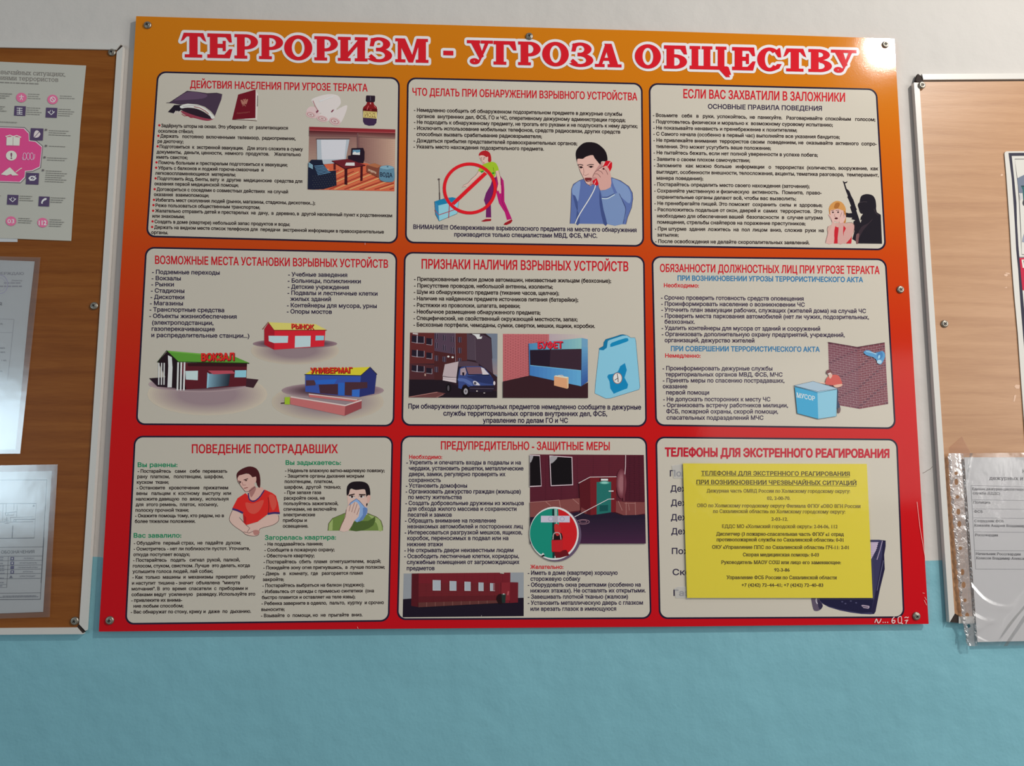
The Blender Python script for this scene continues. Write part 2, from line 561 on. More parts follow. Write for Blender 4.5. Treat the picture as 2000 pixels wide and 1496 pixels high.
QUADS = {1: [(307, 139), (781, 151), (777, 476), (285, 463)], 2: [(795, 151), (1255, 162), (1258, 482), (791, 475)], 3: [(1267, 162), (1713, 173), (1731, 489), (1271, 482)],
         4: [(284, 482), (776, 492), (770, 833), (265, 830)], 5: [(789, 491.7), (1259, 499.5), (1263.5, 833.7), (784, 831.6)], 6: [(1272.5, 500), (1731, 505), (1750, 838), (1280, 832)],
         7: [(262, 851), (768, 851.5), (760.6, 1214), (244, 1220)], 8: [(783, 850.6), (1263.5, 853), (1272.7, 1208.7), (775, 1211)], 9: [(1280, 852.6), (1753, 857), (1767, 1207), (1287, 1209)]}
def rounded(q, r, inset):
    q = np.asarray(q, float); out = []
    c = q.mean(0)
    qi = []
    for i in range(4):
        a, b, d = q[i - 1], q[i], q[(i + 1) % 4]
        u = (a - b) / np.linalg.norm(a - b); w = (d - b) / np.linalg.norm(d - b)
        qi.append(b + (u + w) * inset)
    for i in range(4):
        a, b, d = qi[i - 1], qi[i], qi[(i + 1) % 4]
        u = (a - b) / np.linalg.norm(a - b); w = (d - b) / np.linalg.norm(d - b)
        o = b + (u + w) * r
        for k in range(9):
            t = k / 8 * math.pi / 2
            out.append(o - w * r * math.cos(t) - u * r * math.sin(t))
    return np.array(out)
PANELS = {}
PD = PF + 0.0004                            # panels' printed face
for k, q in QUADS.items():
    p = Print(0, 0, 1, PF + 0.00015)
    p.poly(M_NAVY, rounded(q, 17, 0.0))
    p.d = PF + 0.00035
    p.poly(M_CREAM, rounded(q, 14.5, 3.3))
    PANELS[k] = p.build('info_panel', poster)

def heading(k, s, ox, oy, sc, x0, y0, x1, y1, cap, w=0.022, mat=None, name='heading'):
    p = Print(ox, oy, sc, PD)
    p.text(mat or M_RED, s, x0, y0, x1, cap=cap, weight=w, y1=y1)
    return p.build(name, PANELS[k])
def block(p, mat, sc_cap, lines, s0, s1=None, w=0.036):
    s1 = s0 if s1 is None else s1
    n = max(len(lines) - 1, 1)
    for i, (x0, y0, x1, s) in enumerate(lines):
        p.text(mat, s, x0, y0, x1, slope=s0 + (s1 - s0) * i / n, cap=sc_cap, weight=w, up=False)

# ---- panel 1
heading(1, 'ДЕЙСТВИЯ НАСЕЛЕНИЯ ПРИ УГРОЗЕ ТЕРАКТА', 280, 130, 3.846, 352, 160, 1683, 186, 55)
t = Print(280, 130, 3.846, PD)
block(t, M_INK, 25, [(135, 455, 1085, 'Задёрнуть шторы на окнах. Это убережёт  от  разлетающихся'), (112, 495, 375, 'осколков стёкол;'),
    (128, 533, 1143, 'Держать   постоянно  включенными  телевизор,  радиоприемник,'), (108, 572, 300, 'ра диоточку;'),
    (123, 612, 1197, 'Подготовиться  к  экстренной эвакуации.   Для этого сложите в сумку'), (100, 652, 1182, 'документы,  деньги, ценности,  немного  продуктов.    Желательно')], 0.0195)
t.at(280, 300, 3.846)
block(t, M_INK, 25, [(98, 37, 332, 'иметь свисток;'), (115, 78, 1082, 'Помочь больным и престарелым подготовиться к эвакуации;'), (112, 119, 902, 'Убрать с балконов и лоджий горюче-смазочные  и'),
    (90, 158, 692, 'легковоспламеняющиеся  материалы;'), (107, 198, 1193, 'Подготовить йод, бинты, вату  и  другие  медицинские  средства для'), (84, 237, 714, 'оказания первой медицинской помощи;'),
    (100, 279, 1086, 'Договориться с соседями о совместных действиях  на случай'), (80, 318, 492, 'оказания  взаимопомощи;'), (95, 359, 1290, 'Избегать мест скопления людей (рынки, магазины, стадионы, дискотеки...);'),
    (93, 400, 875, 'Реже пользоваться общественным транспортом;'), (90, 441, 1868, 'Желательно отправить детей и престарелых  на  дачу,  в  деревню, в  другой населенный пункт к родственникам'),
    (68, 480, 308, 'или знакомым;'), (85, 522, 1100, 'Создать в доме (квартире) небольшой запас продуктов и воды;'),
    (82, 564, 1806, 'Держать на видном месте список телефонов для  передачи  экстренной информации в правоохранительные'), (60, 603, 185, 'органы.')], 0.0195, 0.021)
for x, y in ((99, 66), (96, 106), (92, 186), (85, 267), (80, 347), (76, 387), (73, 429), (69, 509), (66, 551)):
    t.ell(M_RED, x, y, 9, 9, n=12, up=False)
t.at(280, 130, 3.846)
for x, y in ((120, 441), (113, 520), (107, 599)):
    t.ell(M_RED, x, y, 9, 9, n=12, up=False)
t.build('body_text', PANELS[1])

# ---- panel 2
heading(2, 'ЧТО ДЕЛАТЬ ПРИ ОБНАРУЖЕНИИ ВЗРЫВНОГО УСТРОЙСТВА', 780, 140, 4, 103, 185, 1857, 223, 58)
t = Print(780, 140, 4, PD)
block(t, M_INK, 28, [(115, 312, 1738, '- Немедленно сообщить об обнаруженном подозрительном предмете в дежурные службы'), (135, 360, 1765, 'органов  внутренних дел, ФСБ, ГО и ЧС, оперативному дежурному администрации города;'),
    (115, 406, 1860, '- Не подходить к обнаруженному предмету, не трогать его руками и не подпускать к нему других;'), (115, 453, 1725, '- Исключить использование мобильных телефонов, средств радиосвязи, других средств'),
    (135, 501, 1112, 'способных вызвать срабатывание радиовзрывателя;'), (113, 551, 1388, '- Дождаться прибытия представителей правоохранительных органов;'), (112, 598, 1128, '- Указать место нахождения подозрительного предмета.')], 0.020, 0.018)
t.build('body_text', PANELS[2])
t = Print(780, 300, 4, PD)
block(t, M_NTXT, 34, [(110, 588, 1852, 'ВНИМАНИЕ!!! Обезвреживание взрывоопасного предмета на месте его обнаружения'), (430, 647, 1545, 'производится только специалистами МВД, ФСБ, МЧС.')], 0.0145, 0.010, w=0.032)
t.build('footer_text', PANELS[2])

# ---- panel 3
heading(3, 'ЕСЛИ ВАС ЗАХВАТИЛИ В ЗАЛОЖНИКИ', 1260, 150, 4, 300, 165, 1560, 194, 68)
t = Print(1260, 150, 4, PD)
t.text(M_NTXT, 'ОСНОВНЫЕ ПРАВИЛА ПОВЕДЕНИЯ', 492, 249, 1380, cap=36, y1=265, weight=0.03)
t.build('subheading', PANELS[3])
t = Print(1260, 150, 4, PD)
block(t, M_INK, 27, [(62, 312, 1797, '- Возьмите   себя   в   руки,  успокойтесь,  не  паникуйте.   Разговаривайте  спокойным   голосом;'), (63, 362, 1465, '- Подготовьтесь физически и морально к  возможному суровому испытанию;'),
    (64, 410, 1186, '- Не показывайте ненависть и пренебрежение к похитителям;'), (65, 458, 1520, '- С Самого начала (особенно в первый час) выполняйте все указания бандитов;'),
    (66, 507, 1808, '- Не привлекайте внимания  террористов своим  поведением, не  оказывайте  активного  сопро-'), (85, 556, 982, 'тивления. Это может усугубить ваше положение;'),
    (67, 604, 1348, '- Не пытайтесь бежать, если нет полной уверенности в успехе побега;'), (69, 655, 818, '- Заявите о своем плохом самочувствии;')], 0.020, 0.015)
t.at(1260, 310, 4)
block(t, M_INK, 27, [(69, 64, 1820, '- Запомните   как  можно  больше   информации   о   террористах  (количество,  вооружение,  как'), (90, 115, 1824, 'выглядят, особенности внешности, телосложения, акценты, тематика разговора,  темперамент,'),
    (90, 163, 453, 'манера поведения);'), (71, 212, 1284, '- Постарайтесь определить место своего нахождения (заточения);'), (72, 262, 1378, '- Сохраняйте умственную и физическую  активность.  Помните,  право-'),
    (92, 311, 1178, 'охранительные органы делают всё, чтобы вас вызволить;'), (73, 360, 1383, '- Не пренебрегайте пищей. Это поможет  сохранить  силы  и  здоровье;'), (75, 409, 1382, '- Расположитесь подальше от окон, дверей и  самих  террористов.  Это'),
    (94, 459, 1386, 'необходимо для обеспечения вашей  безопасности  в  случае штурма'), (95, 507, 1252, 'помещения, стрельбы снайперов на поражение преступников;'),
    (77, 559, 1395, '- При штурме  здания  ложитесь  на  пол  лицом  вниз,  сложив  руки  на'), (95, 607, 260, 'затылке;'), (79, 657, 1284, '- После освобождения не делайте скоропалительных заявлений.')], 0.015, 0.010)
t.build('body_text', PANELS[3])

# ---- panel 4
heading(4, 'ВОЗМОЖНЫЕ МЕСТА УСТАНОВКИ ВЗРЫВНЫХ УСТРОЙСТВ', 260, 470, 3.704, 160, 167, 1843, 196, 58)
t = Print(260, 470, 3.704, PD)
block(t, M_NTXT, 30, [(138, 240, 625, '- Подземные переходы'), (135, 285, 344, '- Вокзалы'), (133, 329, 294, '- Рынки'), (130, 375, 370, '- Стадионы'), (127, 421, 369, '- Дискотеки'), (123, 466, 360, '- Магазины'),
    (120, 512, 658, '- Транспортные средства'), (118, 558, 748, '- Объекты жизниобеспечения'), (138, 606, 580, '(электроподстанции,'), (135, 651, 590, 'газоперекачивающие'), (133, 697, 840, 'и распределительные станции...)')], 0.012, 0.008, w=0.032)
t.build('body_text', PANELS[4])
t = Print(260, 470, 3.704, PD)
block(t, M_NTXT, 30, [(1123, 258, 1548, '- Учебные заведения'), (1120, 303, 1646, '- Больницы, поликлиники'), (1120, 347, 1560, '- Детские учреждения'), (1118, 391, 1767, '- Подвалы и лестничные клетки'),
    (1138, 435, 1430, 'жилых зданий'), (1114, 481, 1762, '- Контейнеры для мусора, урны'), (1113, 526, 1437, '- Опоры мостов')], 0.011, 0.009, w=0.032)
t.build('body_text', PANELS[4])

# ---- panel 5
heading(5, 'ПРИЗНАКИ НАЛИЧИЯ ВЗРЫВНЫХ УСТРОЙСТВ', 770, 480, 3.846, 207, 171, 1757, 190, 71)
t = Print(770, 480, 3.846, PD)
block(t, M_INK, 29, [(150, 263, 1628, '- Припаркованные вблизи домов автомашин, неизвестные жильцам (безхозные);'), (150, 312, 1190, '- Присутствие проводов, небольшой антенны, изоленты;'),
    (148, 360, 1237, '- Шум из обнаруженного предмета (тикание часов, щелчки);'), (147, 409, 1381, '- Наличие на найденном предмете источников питания (батарейки);'), (147, 459, 944, '- Растяжки из проволоки, шпагата, веревки;'),
    (147, 508, 1097, '- Необычное размещение обнаруженного предмета;'), (146, 557, 1376, '- Специфический, не свойственный окружающей местности, запах;'), (146, 606, 1507, '- Бесхозные портфели, чемоданы, сумки, свертки, мешки, ящики, коробки.')], 0.010, 0.008)
t.build('body_text', PANELS[5])
t = Print(770, 640, 3.846, PD)
block(t, M_NTXT, 36, [(107, 607, 1853, 'При обнаружении подозрительных предметов немедленно сообщите в дежурные'), (370, 660, 1598, 'службы территориальных органов внутренних дел, ФСБ,'), (667, 713, 1303, 'управление по делам ГО и ЧС')], 0.004, 0.002, w=0.032)
t.build('footer_text', PANELS[5])

# ---- panel 6
heading(6, 'ОБЯЗАННОСТИ ДОЛЖНОСТНЫХ ЛИЦ ПРИ УГРОЗЕ ТЕРАКТА', 1260, 490, 3.846, 113, 157, 1760, 173, 58)
t = Print(1260, 490, 3.846, PD)
t.text(M_BLUET, 'ПРИ ВОЗНИКНОВЕНИИ УГРОЗЫ ТЕРРОРИСТИЧЕСКОГО АКТА', 245, 222, 1635, cap=37, slope=0.009, weight=0.036)
t.text(M_RED, 'Необходимо:', 142, 273, 402, cap=30, slope=0.007, up=False)
t.build('subheading', PANELS[6])
t = Print(1260, 660, 3.846, PD)
t.text(M_BLUET, 'ПРИ СОВЕРШЕНИИ ТЕРРОРИСТИЧЕСКОГО АКТА', 195, 98, 1310, cap=37, slope=0.005, weight=0.036, up=False)
t.text(M_RED, 'Немедленно:', 152, 147, 415, cap=30, slope=0.004, up=False)
t.build('subheading', PANELS[6])
t = Print(1260, 490, 3.846, PD)
M_T6 = ink((62, 50, 74), 1450)
block(t, M_T6, 31, [(120, 365, 1190, '- Срочно проверить готовность средств оповещения'), (122, 411, 1198, '- Проинформировать население о возникновении ЧС'), (123, 456, 1658, '- Уточнить план эвакуации рабочих, служащих (жителей дома) на случай ЧС'),
    (123, 502, 1680, '- Проверить места паркования автомобилей (нет ли чужих, подозрительных,'), (147, 546, 373, 'безхозных.'), (125, 593, 1314, '- Удалить контейнеры для мусора от зданий и сооружений'),
    (126, 639, 1498, '- Организовать дополнительную охрану предприятий, учреждений,'), (148, 685, 820, 'организаций, дежурство жителей')], 0.008, 0.005, w=0.032)
t.build('body_text', PANELS[6])
t = Print(1260, 660, 3.846, PD)
block(t, M_T6, 31, [(132, 242, 955, '- Проинформировать дежурные службы'), (153, 288, 1031, 'территориальных органов МВД, ФСБ, МЧС'), (134, 333, 1046, '- Принять меры по спасению пострадавших,'), (134, 378, 316, 'оказание'),
    (158, 424, 480, 'первой помощи'), (137, 474, 940, '- Не допускать посторонних к месту ЧС'), (138, 519, 1072, '- Организовать встречу работников милиции,'), (160, 566, 998, 'ФСБ, пожарной охраны, скорой помощи,'), (162, 613, 888, 'спасательных подразделений МЧС')], 0.003, 0.002, w=0.032)
t.build('body_text', PANELS[6])

# ---- panel 7
heading(7, 'ПОВЕДЕНИЕ ПОСТРАДАВШИХ', 230, 840, 3.571, 518, 160, 1533, 160, 60)
t = Print(230, 840, 3.571, PD)
t.text(M_GREEN, 'Вы ранены:', 140, 257, 415, cap=31, weight=0.032)
t.build('subheading', PANELS[7])
t = Print(230, 840, 3.571, PD)
t.text(M_GREEN, 'Вы задыхаетесь:', 1172, 242, 1556, cap=31, weight=0.032, up=False)
t.build('subheading', PANELS[7])
t = Print(230, 1020, 3.571, PD)
t.text(M_GREEN, 'Вас завалило:', 112, 107, 442, cap=31, weight=0.032, slope=-.002, up=False)
t.build('subheading', PANELS[7])
t = Print(230, 1020, 3.571, PD)
t.text(M_GREEN, 'Загорелась квартира:', 1027, 122, 1521, cap=31, weight=0.032, slope=-.005, up=False)
t.build('subheading', PANELS[7])
t = Print(230, 840, 3.571, PD)
block(t, M_INK, 23, [(140, 297, 763, '- Постарайтесь   сами   себе  перевязать'), (137, 335, 737, 'рану  платком,   полотенцем,  шарфом,'), (134, 374, 355, 'куском  ткани;'), (133, 413, 769, '- Остановите   кровотечение   прижатием'),
    (131, 452, 789, 'вены   пальцем  к  костному  выступу  или'), (128, 491, 771, 'наложите давящую  по  вязку,  используя'), (126, 530, 698, 'для  этого ремень,  платок,  косынку,'), (124, 569, 494, 'полоску прочной ткани;'),
    (122, 608, 740, '- Окажите помощь тому, кто рядом, но в'), (120, 647, 541, 'более тяжелом положении.')], 0.0, -0.002)
t.build('body_text', PANELS[7])
t = Print(230, 840, 3.571, PD)
block(t, M_INK, 23, [(1168, 293, 1860, '- Наденьте влажную ватно-марлевую повязку;'), (1167, 331, 1716, '- Защитите органы дыхания мокрым'), (1165, 369, 1501, 'полотенцем,  платком,'), (1163, 408, 1554, 'шарфом,  другой  тканью;'),
    (1162, 446, 1417, '- При запахе газа'), (1160, 485, 1443, 'раскройте окна, не'), (1159, 523, 1537, 'пользуйтесь зажигалкой,'), (1157, 562, 1525, 'спичками, не включайте'), (1155, 601, 1376, 'электрические'), (1153, 640, 1318, 'приборы и'), (1152, 680, 1328, 'освещение.')], 0.0, -0.002)
t.build('body_text', PANELS[7])
t = Print(230, 1020, 3.571, PD)
block(t, M_INK, 23, [(113, 156, 858, '- Обуздайте  первый страх,  не  падайте  духом;'), (112, 196, 921, '- Осмотритесь - нет ли поблизости пустот. Уточните,'), (110, 236, 502, 'откуда поступает воздух;'), (108, 275, 851, '- Постарайтесь   подать   сигнал  рукой,  палкой,'),
    (106, 315, 920, 'голосом, стуком, свистком. Лучше  это делать, когда'), (104, 354, 663, 'услышите голоса людей, лай собак;'), (103, 394, 958, '- Как  только  машины  и  механизмы  прекратят  работу'), (100, 435, 851, 'и наступит  тишина - значит  объявлена  "минута'),
    (98, 475, 905, 'молчания". В  это  время  спасатели  с  приборами и'), (97, 515, 958, 'собаками ведут  усиленную   разведку. Используйте это'), (95, 555, 448, '- привлеките их внима-'), (110, 595, 456, 'ние любым способом;'), (92, 636, 929, '- Вас обнаружат по стону, крику и  даже  по  дыханию.')], -0.003, -0.006)
t.build('body_text', PANELS[7])
t = Print(230, 1020, 3.571, PD)
block(t, M_INK, 23, [(1025, 163, 1429, '- Не поддавайтесь панике;'), (1024, 204, 1511, '- Сообщите в пожарную охрану;'), (1021, 245, 1371, '- Обесточьте квартиру;'), (1018, 287, 1834, '- Постарайтесь  сбить  пламя  огнетушителем,  водой;'),
    (1016, 328, 1861, '- Покидайте зону огня пригнувшись,  а  лучше ползком;'), (1014, 369, 1708, '- Дверь   в   комнату,  где   разгорается пламя'), (1012, 410, 1158, 'закройте;'), (1010, 452, 1718, '- Постарайтесь выбраться на балкон (лоджию);'),
    (1008, 494, 1786, '- Избавьтесь от одежды с примесью синтетики  (она'), (1006, 535, 1656, 'быстро плавится и оставляет на теле язвы);'), (1004, 577, 1855, '- Ребенка заверните в одеяло,  пальто,  куртку  и срочно'), (1002, 619, 1163, 'выносите;'), (1000, 662, 1706, '- Взывайте  о  помощи, но  не  прыгайте  вниз.')], -0.005, -0.009)
t.build('body_text', PANELS[7])

# ---- panel 8
heading(8, 'ПРЕДУПРЕДИТЕЛЬНО - ЗАЩИТНЫЕ МЕРЫ', 760, 840, 3.774, 383, 142, 1625, 147, 59)
t = Print(760, 840, 3.774, PD)
t.text(M_RED, 'Необходимо:', 149, 212, 390, cap=29)
t.build('subheading', PANELS[8])
t = Print(760, 1020, 3.774, PD)
t.text(M_RED, 'Желательно:', 1042, 343, 1283, cap=29, up=False)
t.build('subheading', PANELS[8])
t = Print(760, 840, 3.774, PD)
block(t, M_NTXT, 30, [(128, 252, 970, '- Укрепить и опечатать входы в подвалы и на'), (147, 295, 989, 'чердаки, установить решетки, металлические'), (146, 338, 856, 'двери, замки, регулярно проверять их'), (145, 382, 381, 'сохранность'), (124, 423, 574, '- Установить домофоны'),
    (123, 466, 969, '- Организовать дежурство граждан (жильцов)'), (142, 508, 534, 'по месту жительства'), (121, 552, 993, '- Создать добровольные дружины из жильцов'), (139, 594, 938, 'для обхода жилого массива и сохранности'), (139, 638, 461, 'песатей и замков'),
    (118, 681, 787, '- Обращать внимание на появление'), (137, 724, 985, 'незнакомых автомобилей и посторонних лиц'), (116, 768, 980, '- Интересоваться разгрузкой мешков, ящиков,')], 0.002, 0.0, w=0.032)
t.at(760, 1020, 3.774)
block(t, M_NTXT, 30, [(135, 131, 878, 'коробок, переносимых в подвал или на'), (134, 176, 394, 'нижние этажи'), (113, 220, 916, '- Не открывать двери неизвестным людям'), (112, 264, 956, '- Освободить лестничные клетки, коридоры,'), (132, 308, 959, 'служебные помещения от загромождающих'), (131, 353, 334, 'предметов')], 0.0, -0.002, w=0.032)
t.build('body_text', PANELS[8])
t = Print(760, 1020, 3.774, PD)
block(t, M_NTXT, 30, [(1023, 387, 1683, '- Иметь в доме (квартире) хорошую'), (1043, 431, 1408, 'сторожевую собаку'), (1023, 475, 1853, '- Оборудовать окна решетками (особенно на'), (1043, 518, 1890, 'нижних этажах). Не оставлять их открытыми.'), (1023, 563, 1760, '- Завешивать плотной тканью (жалюзи)'),
    (1023, 608, 1870, '- Установить металлическую дверь с глазком'), (1043, 652, 1673, 'или врезать глазок в имеющуюся')], -0.001, -0.002, w=0.032)
t.build('body_text', PANELS[8])

# ---- panel 9
heading(9, 'ТЕЛЕФОНЫ ДЛЯ ЭКСТРЕННОГО РЕАГИРОВАНИЯ', 1270, 840, 3.571, 105, 182, 1665, 192, 58, w=0.045, mat=ink((190, 32, 52), 1500))
t = Print(1270, 840, 3.571, PD)
M_T9 = ink((48, 42, 66), 1340)
block(t, M_T9, 42, [(138, 322, 250, 'Пол'), (142, 428, 264, 'Деж'), (145, 527, 266, 'Деж'), (145, 628, 267, 'Деж'), (148, 726, 270, 'Деж')], 0.0, w=0.022)
t.at(1270, 1020, 3.571)
block(t, M_T9, 42, [(152, 221, 282, 'Пож'), (157, 368, 280, 'Ско'), (163, 513, 272, 'Газ')], 0.0, w=0.022)
t.build_each('body_text', PANELS[9], 8)

# ------------------------------------------------------------------ poster title, drawn letter by letter
def R(x0, y0, x1, y1):
    return [(x0, y0), (x1, y0), (x1, y1), (x0, y1)]
def arc(cx, cy, ro, qo, ri, qi, a0, a1, n=18):
    t = np.radians(np.linspace(a0, a1, n))
    return ('arc', np.stack([cx + ro * np.cos(t), cy + qo * np.sin(t)], 1), np.stack([cx + ri * np.cos(t), cy + qi * np.sin(t)], 1))
def G(ch, W, H):
    S, T = 15.0, 6.0
    stem = lambda x: [R(x, 0, x + S, H)]
    foot = lambda x: [R(x - 5, 0, x + S + 5, T)]
    head = lambda x: [R(x - 5, H - T, x + S + 5, H)]
    if ch == 'Т':
        c = W / 2
        return [R(c - 8, 0, c + 8, H), R(c - 17, 0, c + 17, T), R(6, H - 7, W - 6, H), [(0, H - 17), (6, H), (17, H), (16, H - 7), (12, H - 7), (6, H - 14)], [(W, H - 17), (W - 6, H), (W - 17, H), (W - 16, H - 7), (W - 12, H - 7), (W - 6, H - 14)]]
    if ch == 'Е':
        return stem(5) + [R(0, 0, W - 6, T + 1), R(0, H - T - 1, W - 4, H), R(18, H / 2 - 4, W - 15, H / 2 + 4), R(W - 19, H / 2 - 10, W - 13, H / 2 + 10), [(W - 13, H - 7), (W - 6, H - 17), (W - 1, H - 17), (W - 3, H), (W - 13, H)], [(W - 16, 7), (W - 6, 18), (W, 18), (W - 5, 0), (W - 16, 0)]]
    if ch == 'Р':
        return stem(5) + foot(5) + [R(0, H - T, 24, H), arc(22, H * .69, W - 22, H * .31, W - 36, H * .31 - 6, -90, 90), R(18, H - 6, 23, H), R(18, H * .38, 23, H * .38 + 6)]
    if ch == 'О':
        return [arc(W / 2, H / 2, W / 2, H / 2 + 1, W / 2 - 15, H / 2 - 6, 0, 360, 40)]
    if ch == 'И':
        return stem(4) + stem(W - S - 4) + foot(4) + head(4) + foot(W - S - 4) + head(W - S - 4) + [[(17, 5), (17, 16), (W - 17, H - 5), (W - 17, H - 16)]]
    if ch == 'З':
        return [arc(W * .42, H * .74, W * .50, H * .26 + 1, W * .50 - 14, H * .26 - 5, -80, 140), arc(W * .42, H * .27, W * .58, H * .27 + 1, W * .58 - 14, H * .27 - 5, -150, 80), R(W * .3, H * .5 - 3, W * .56, H * .5 + 4), [(1, H - 17), (4, H - 1), (9, H - 1), (12, H - 6), (9, H - 17)], [(-1, 10), (4, 15), (14, 7), (8, 2)]]
    if ch == 'М':
        return [R(5, 0, 12, H)] + stem(W - S - 4) + foot(W - S - 4) + [R(0, 0, 20, T), R(0, H - T, 16, H), R(W - 20, H - T, W, H), [(3, H), (19, H), (W / 2 + 4, 9), (W / 2 - 2, 0), (W / 2 - 6, 0)], [(W - 14, H), (W - 22, H), (W / 2 - 3, 0), (W / 2 + 3, 0)]]
    if ch == 'У':
        return [[(4, H), (21, H), (W / 2 + 7, H * .33), (W / 2 - 1, H * .20)], [(W - 14, H), (W - 6, H), (W * .52, H * .16), (W * .42, H * .03), (W * .36, H * .06), (W * .46, H * .22)], R(-1, H - T, 25, H), R(W - 24, H - T, W, H), arc(W * .27, H * .12, W * .18, H * .13, 1, 1, 0, 360, 20), arc(W * .30, H * .14, W * .2, H * .15, W * .2 - 6, H * .15 - 6, 270, 360, 8)]
    if ch == 'Г':
        return stem(5) + foot(5) + [R(0, H - T - 1, W - 3, H), [(W - 14, H - 7), (W - 6, H - 18), (W, H - 18), (W - 3, H), (W - 14, H)]]
    if ch == 'А':
        return [[(W / 2 - 7, H), (W / 2 + 7, H), (W - 5, 3), (W - 21, 3)], [(W / 2 - 5, H), (W / 2 + 2, H - 4), (13, 2), (6, 2)], R(14, H * .27, W - 15, H * .27 + 6), R(0, 0, 19, T), R(W - 26, 0, W + 1, T)]
    if ch == 'Б':
        return stem(5) + [R(0, 0, 24, T), R(0, H - T - 1, W - 4, H), [(W - 13, H - 7), (W - 6, H - 17), (W, H - 17), (W - 3, H), (W - 13, H)], arc(22, H * .31, W - 22, H * .31, W - 36, H * .31 - 6, -90, 90), R(18, H * .62 - 6, 23, H * .62)]
    if ch == 'Щ':
        S = 13.0
        stem = lambda x: [R(x, 0, x + S, H)]
        head = lambda x: [R(x - 4, H - T, x + S + 4, H)]
        m = (W - 8 - S) / 2 - 2
        return stem(4) + stem(m) + stem(W - 12 - S) + head(4) + head(m) + head(W - 12 - S) + [R(0, 0, W - 6, T + 1), [(W - 22, 0), (W - 8, 0), (W - 1, -14), (W - 9, -14)], [(W - 12, 6), (W - 4, 6), (W + 1, -9), (W - 9, -11)]]
    if ch == 'С':
        return [arc(W * .5, H / 2, W * .5, H / 2 + 1, W * .5 - 15, H / 2 - 6, 48, 320, 30), [(W - 12, H - 5), (W - 6, H), (W - 3, H), (W - 1, H - 18), (W - 7, H - 18), (W - 13, H - 9)], [(W - 13, 9), (W - 9, 14), (W, 14), (W - 5, 5), (W - 14, 1)]]
    if ch == 'В':
        return stem(5) + [R(0, 0, 23, T), R(0, H - T, 23, H), arc(20, H * .755, W - 24, H * .245, W - 37, H * .245 - 6, -90, 90), arc(22, H * .27, W - 22, H * .27, W - 36, H * .27 - 6, -90, 90), R(17, H * .51 - 3, 24, H * .51 + 4), R(17, H - 6, 21, H)]
    return [R(0, H * .34, W, H * .34 + 9)]
def prim_faces(pr):
    if isinstance(pr, tuple):
        n = len(pr[1])
        return np.concatenate([pr[1], pr[2]]), [[i, i + 1, i + 1 + n, i + n] for i in range(n - 1)]
    p = np.array(pr, float)
    return p, [list(t) for t in tris(p)]
TITLE = [('Т', 353, 403), ('Е', 405, 454), ('Р', 458, 504), ('Р', 506, 553), ('О', 555, 610), ('Р', 614, 660), ('И', 661, 717), ('З', 721, 766), ('М', 772, 836), ('-', 866, 885.5),
         ('У', 913, 963), ('Г', 964, 1009), ('Р', 1012, 1056), ('О', 1059, 1111), ('З', 1115, 1159), ('А', 1162, 1213),
         ('О', 1240, 1291), ('Б', 1297, 1342), ('Щ', 1347, 1427), ('Е', 1430, 1476), ('С', 1479, 1527), ('Т', 1530, 1575), ('В', 1579, 1625), ('У', 1624, 1673)]
M_TRED = ink((192, 26, 38), 1150); M_HALO = ink((214, 204, 212), 1150)
def convex(pr):
    v, f = prim_faces(pr)
    return [v[list(q)] for q in f]
def letter_loops(V, T):
    cnt = {}
    for t in T:
        for i in range(3):
            e = (t[i], t[(i + 1) % 3]); k = (min(e), max(e)); cnt[k] = cnt.get(k, 0) + 1
    return [k for k, c in cnt.items() if c == 1]
for w0, w1, nm in ((0, 9, 'first word'), (9, 10, 'dash'), (10, 16, 'second word'), (16, 24, 'third word')):
    fill, halo = Print(0, 0, 1, PF + 0.0007), Print(0, 0, 1, PF + 0.0003)
    for ch, xa, xb in TITLE[w0:w1]:
        base = 112.2 + (xa - 378) * 0.0234
        H = 48.0 - (xa - 353) * (3.4 / 1290)
        polys = [q for pr in G(ch, xb - xa, H) for q in convex(pr)]
        V, T = union(polys)
        to = lambda v: np.stack([xa + v[:, 0], base + v[:, 0] * 0.0234 - v[:, 1]], 1)
        fill.add(M_TRED, to(V), T, up=False)
        r = 5.2
        t10 = np.arange(12) * math.pi / 6
        disc = r * np.stack([np.cos(t10), np.sin(t10)], 1)
        for i, j in letter_loops(V, T):
            a_, b_ = V[i], V[j]; L = np.linalg.norm(b_ - a_)
            if L < 1e-6:
                continue
            u = (b_ - a_) / L; w = np.array([-u[1], u[0]]) * r
            polys.append(np.array([a_ + w, b_ + w, b_ - w, a_ - w])); polys.append(a_ + disc); polys.append(b_ + disc)
        V, T = union(polys)
        halo.d += 1.5e-5
        halo.add(M_HALO, to(V), T, up=False)
    halo.build('title_outline', poster, 'white rounded outline round the title\'s ' + nm)
    fill.build('title_lettering', poster, 'bold red serif lettering, the title\'s ' + nm)

# hand-painted inventory number and the long scratch
t = Print(1640, 1030, 7.126, PF + 0.0009)
M_CHALK = ink((235, 205, 205), 1740)
for w, pts in ((13, [(488, 1328), (512, 1275), (533, 1328), (556, 1318), (578, 1272)]), (13, [(762, 1245), (735, 1275), (726, 1308), (742, 1332), (768, 1318), (764, 1294), (732, 1300)]),
               (11, [(815, 1325), (812, 1272), (822, 1248), (856, 1243), (858, 1325), (815, 1328)]), (11, [(840, 1328), (880, 1340)]), (11, [(902, 1258), (925, 1248), (945, 1258), (958, 1245)]), (11, [(905, 1300), (952, 1288), (930, 1312), (922, 1342)])):
    t.line(M_CHALK, pts, w, s=4, up=False)
for x in (604, 634, 668):
    t.ell(M_CHALK, x, 1321, 8, 8, n=10, up=False)
t.build('painted_number', poster, 'white hand painted number on the lower red border')
t = Print(0, 0, 1, PF + 0.0009)
M_SCR = ink((235, 190, 185), 1800)
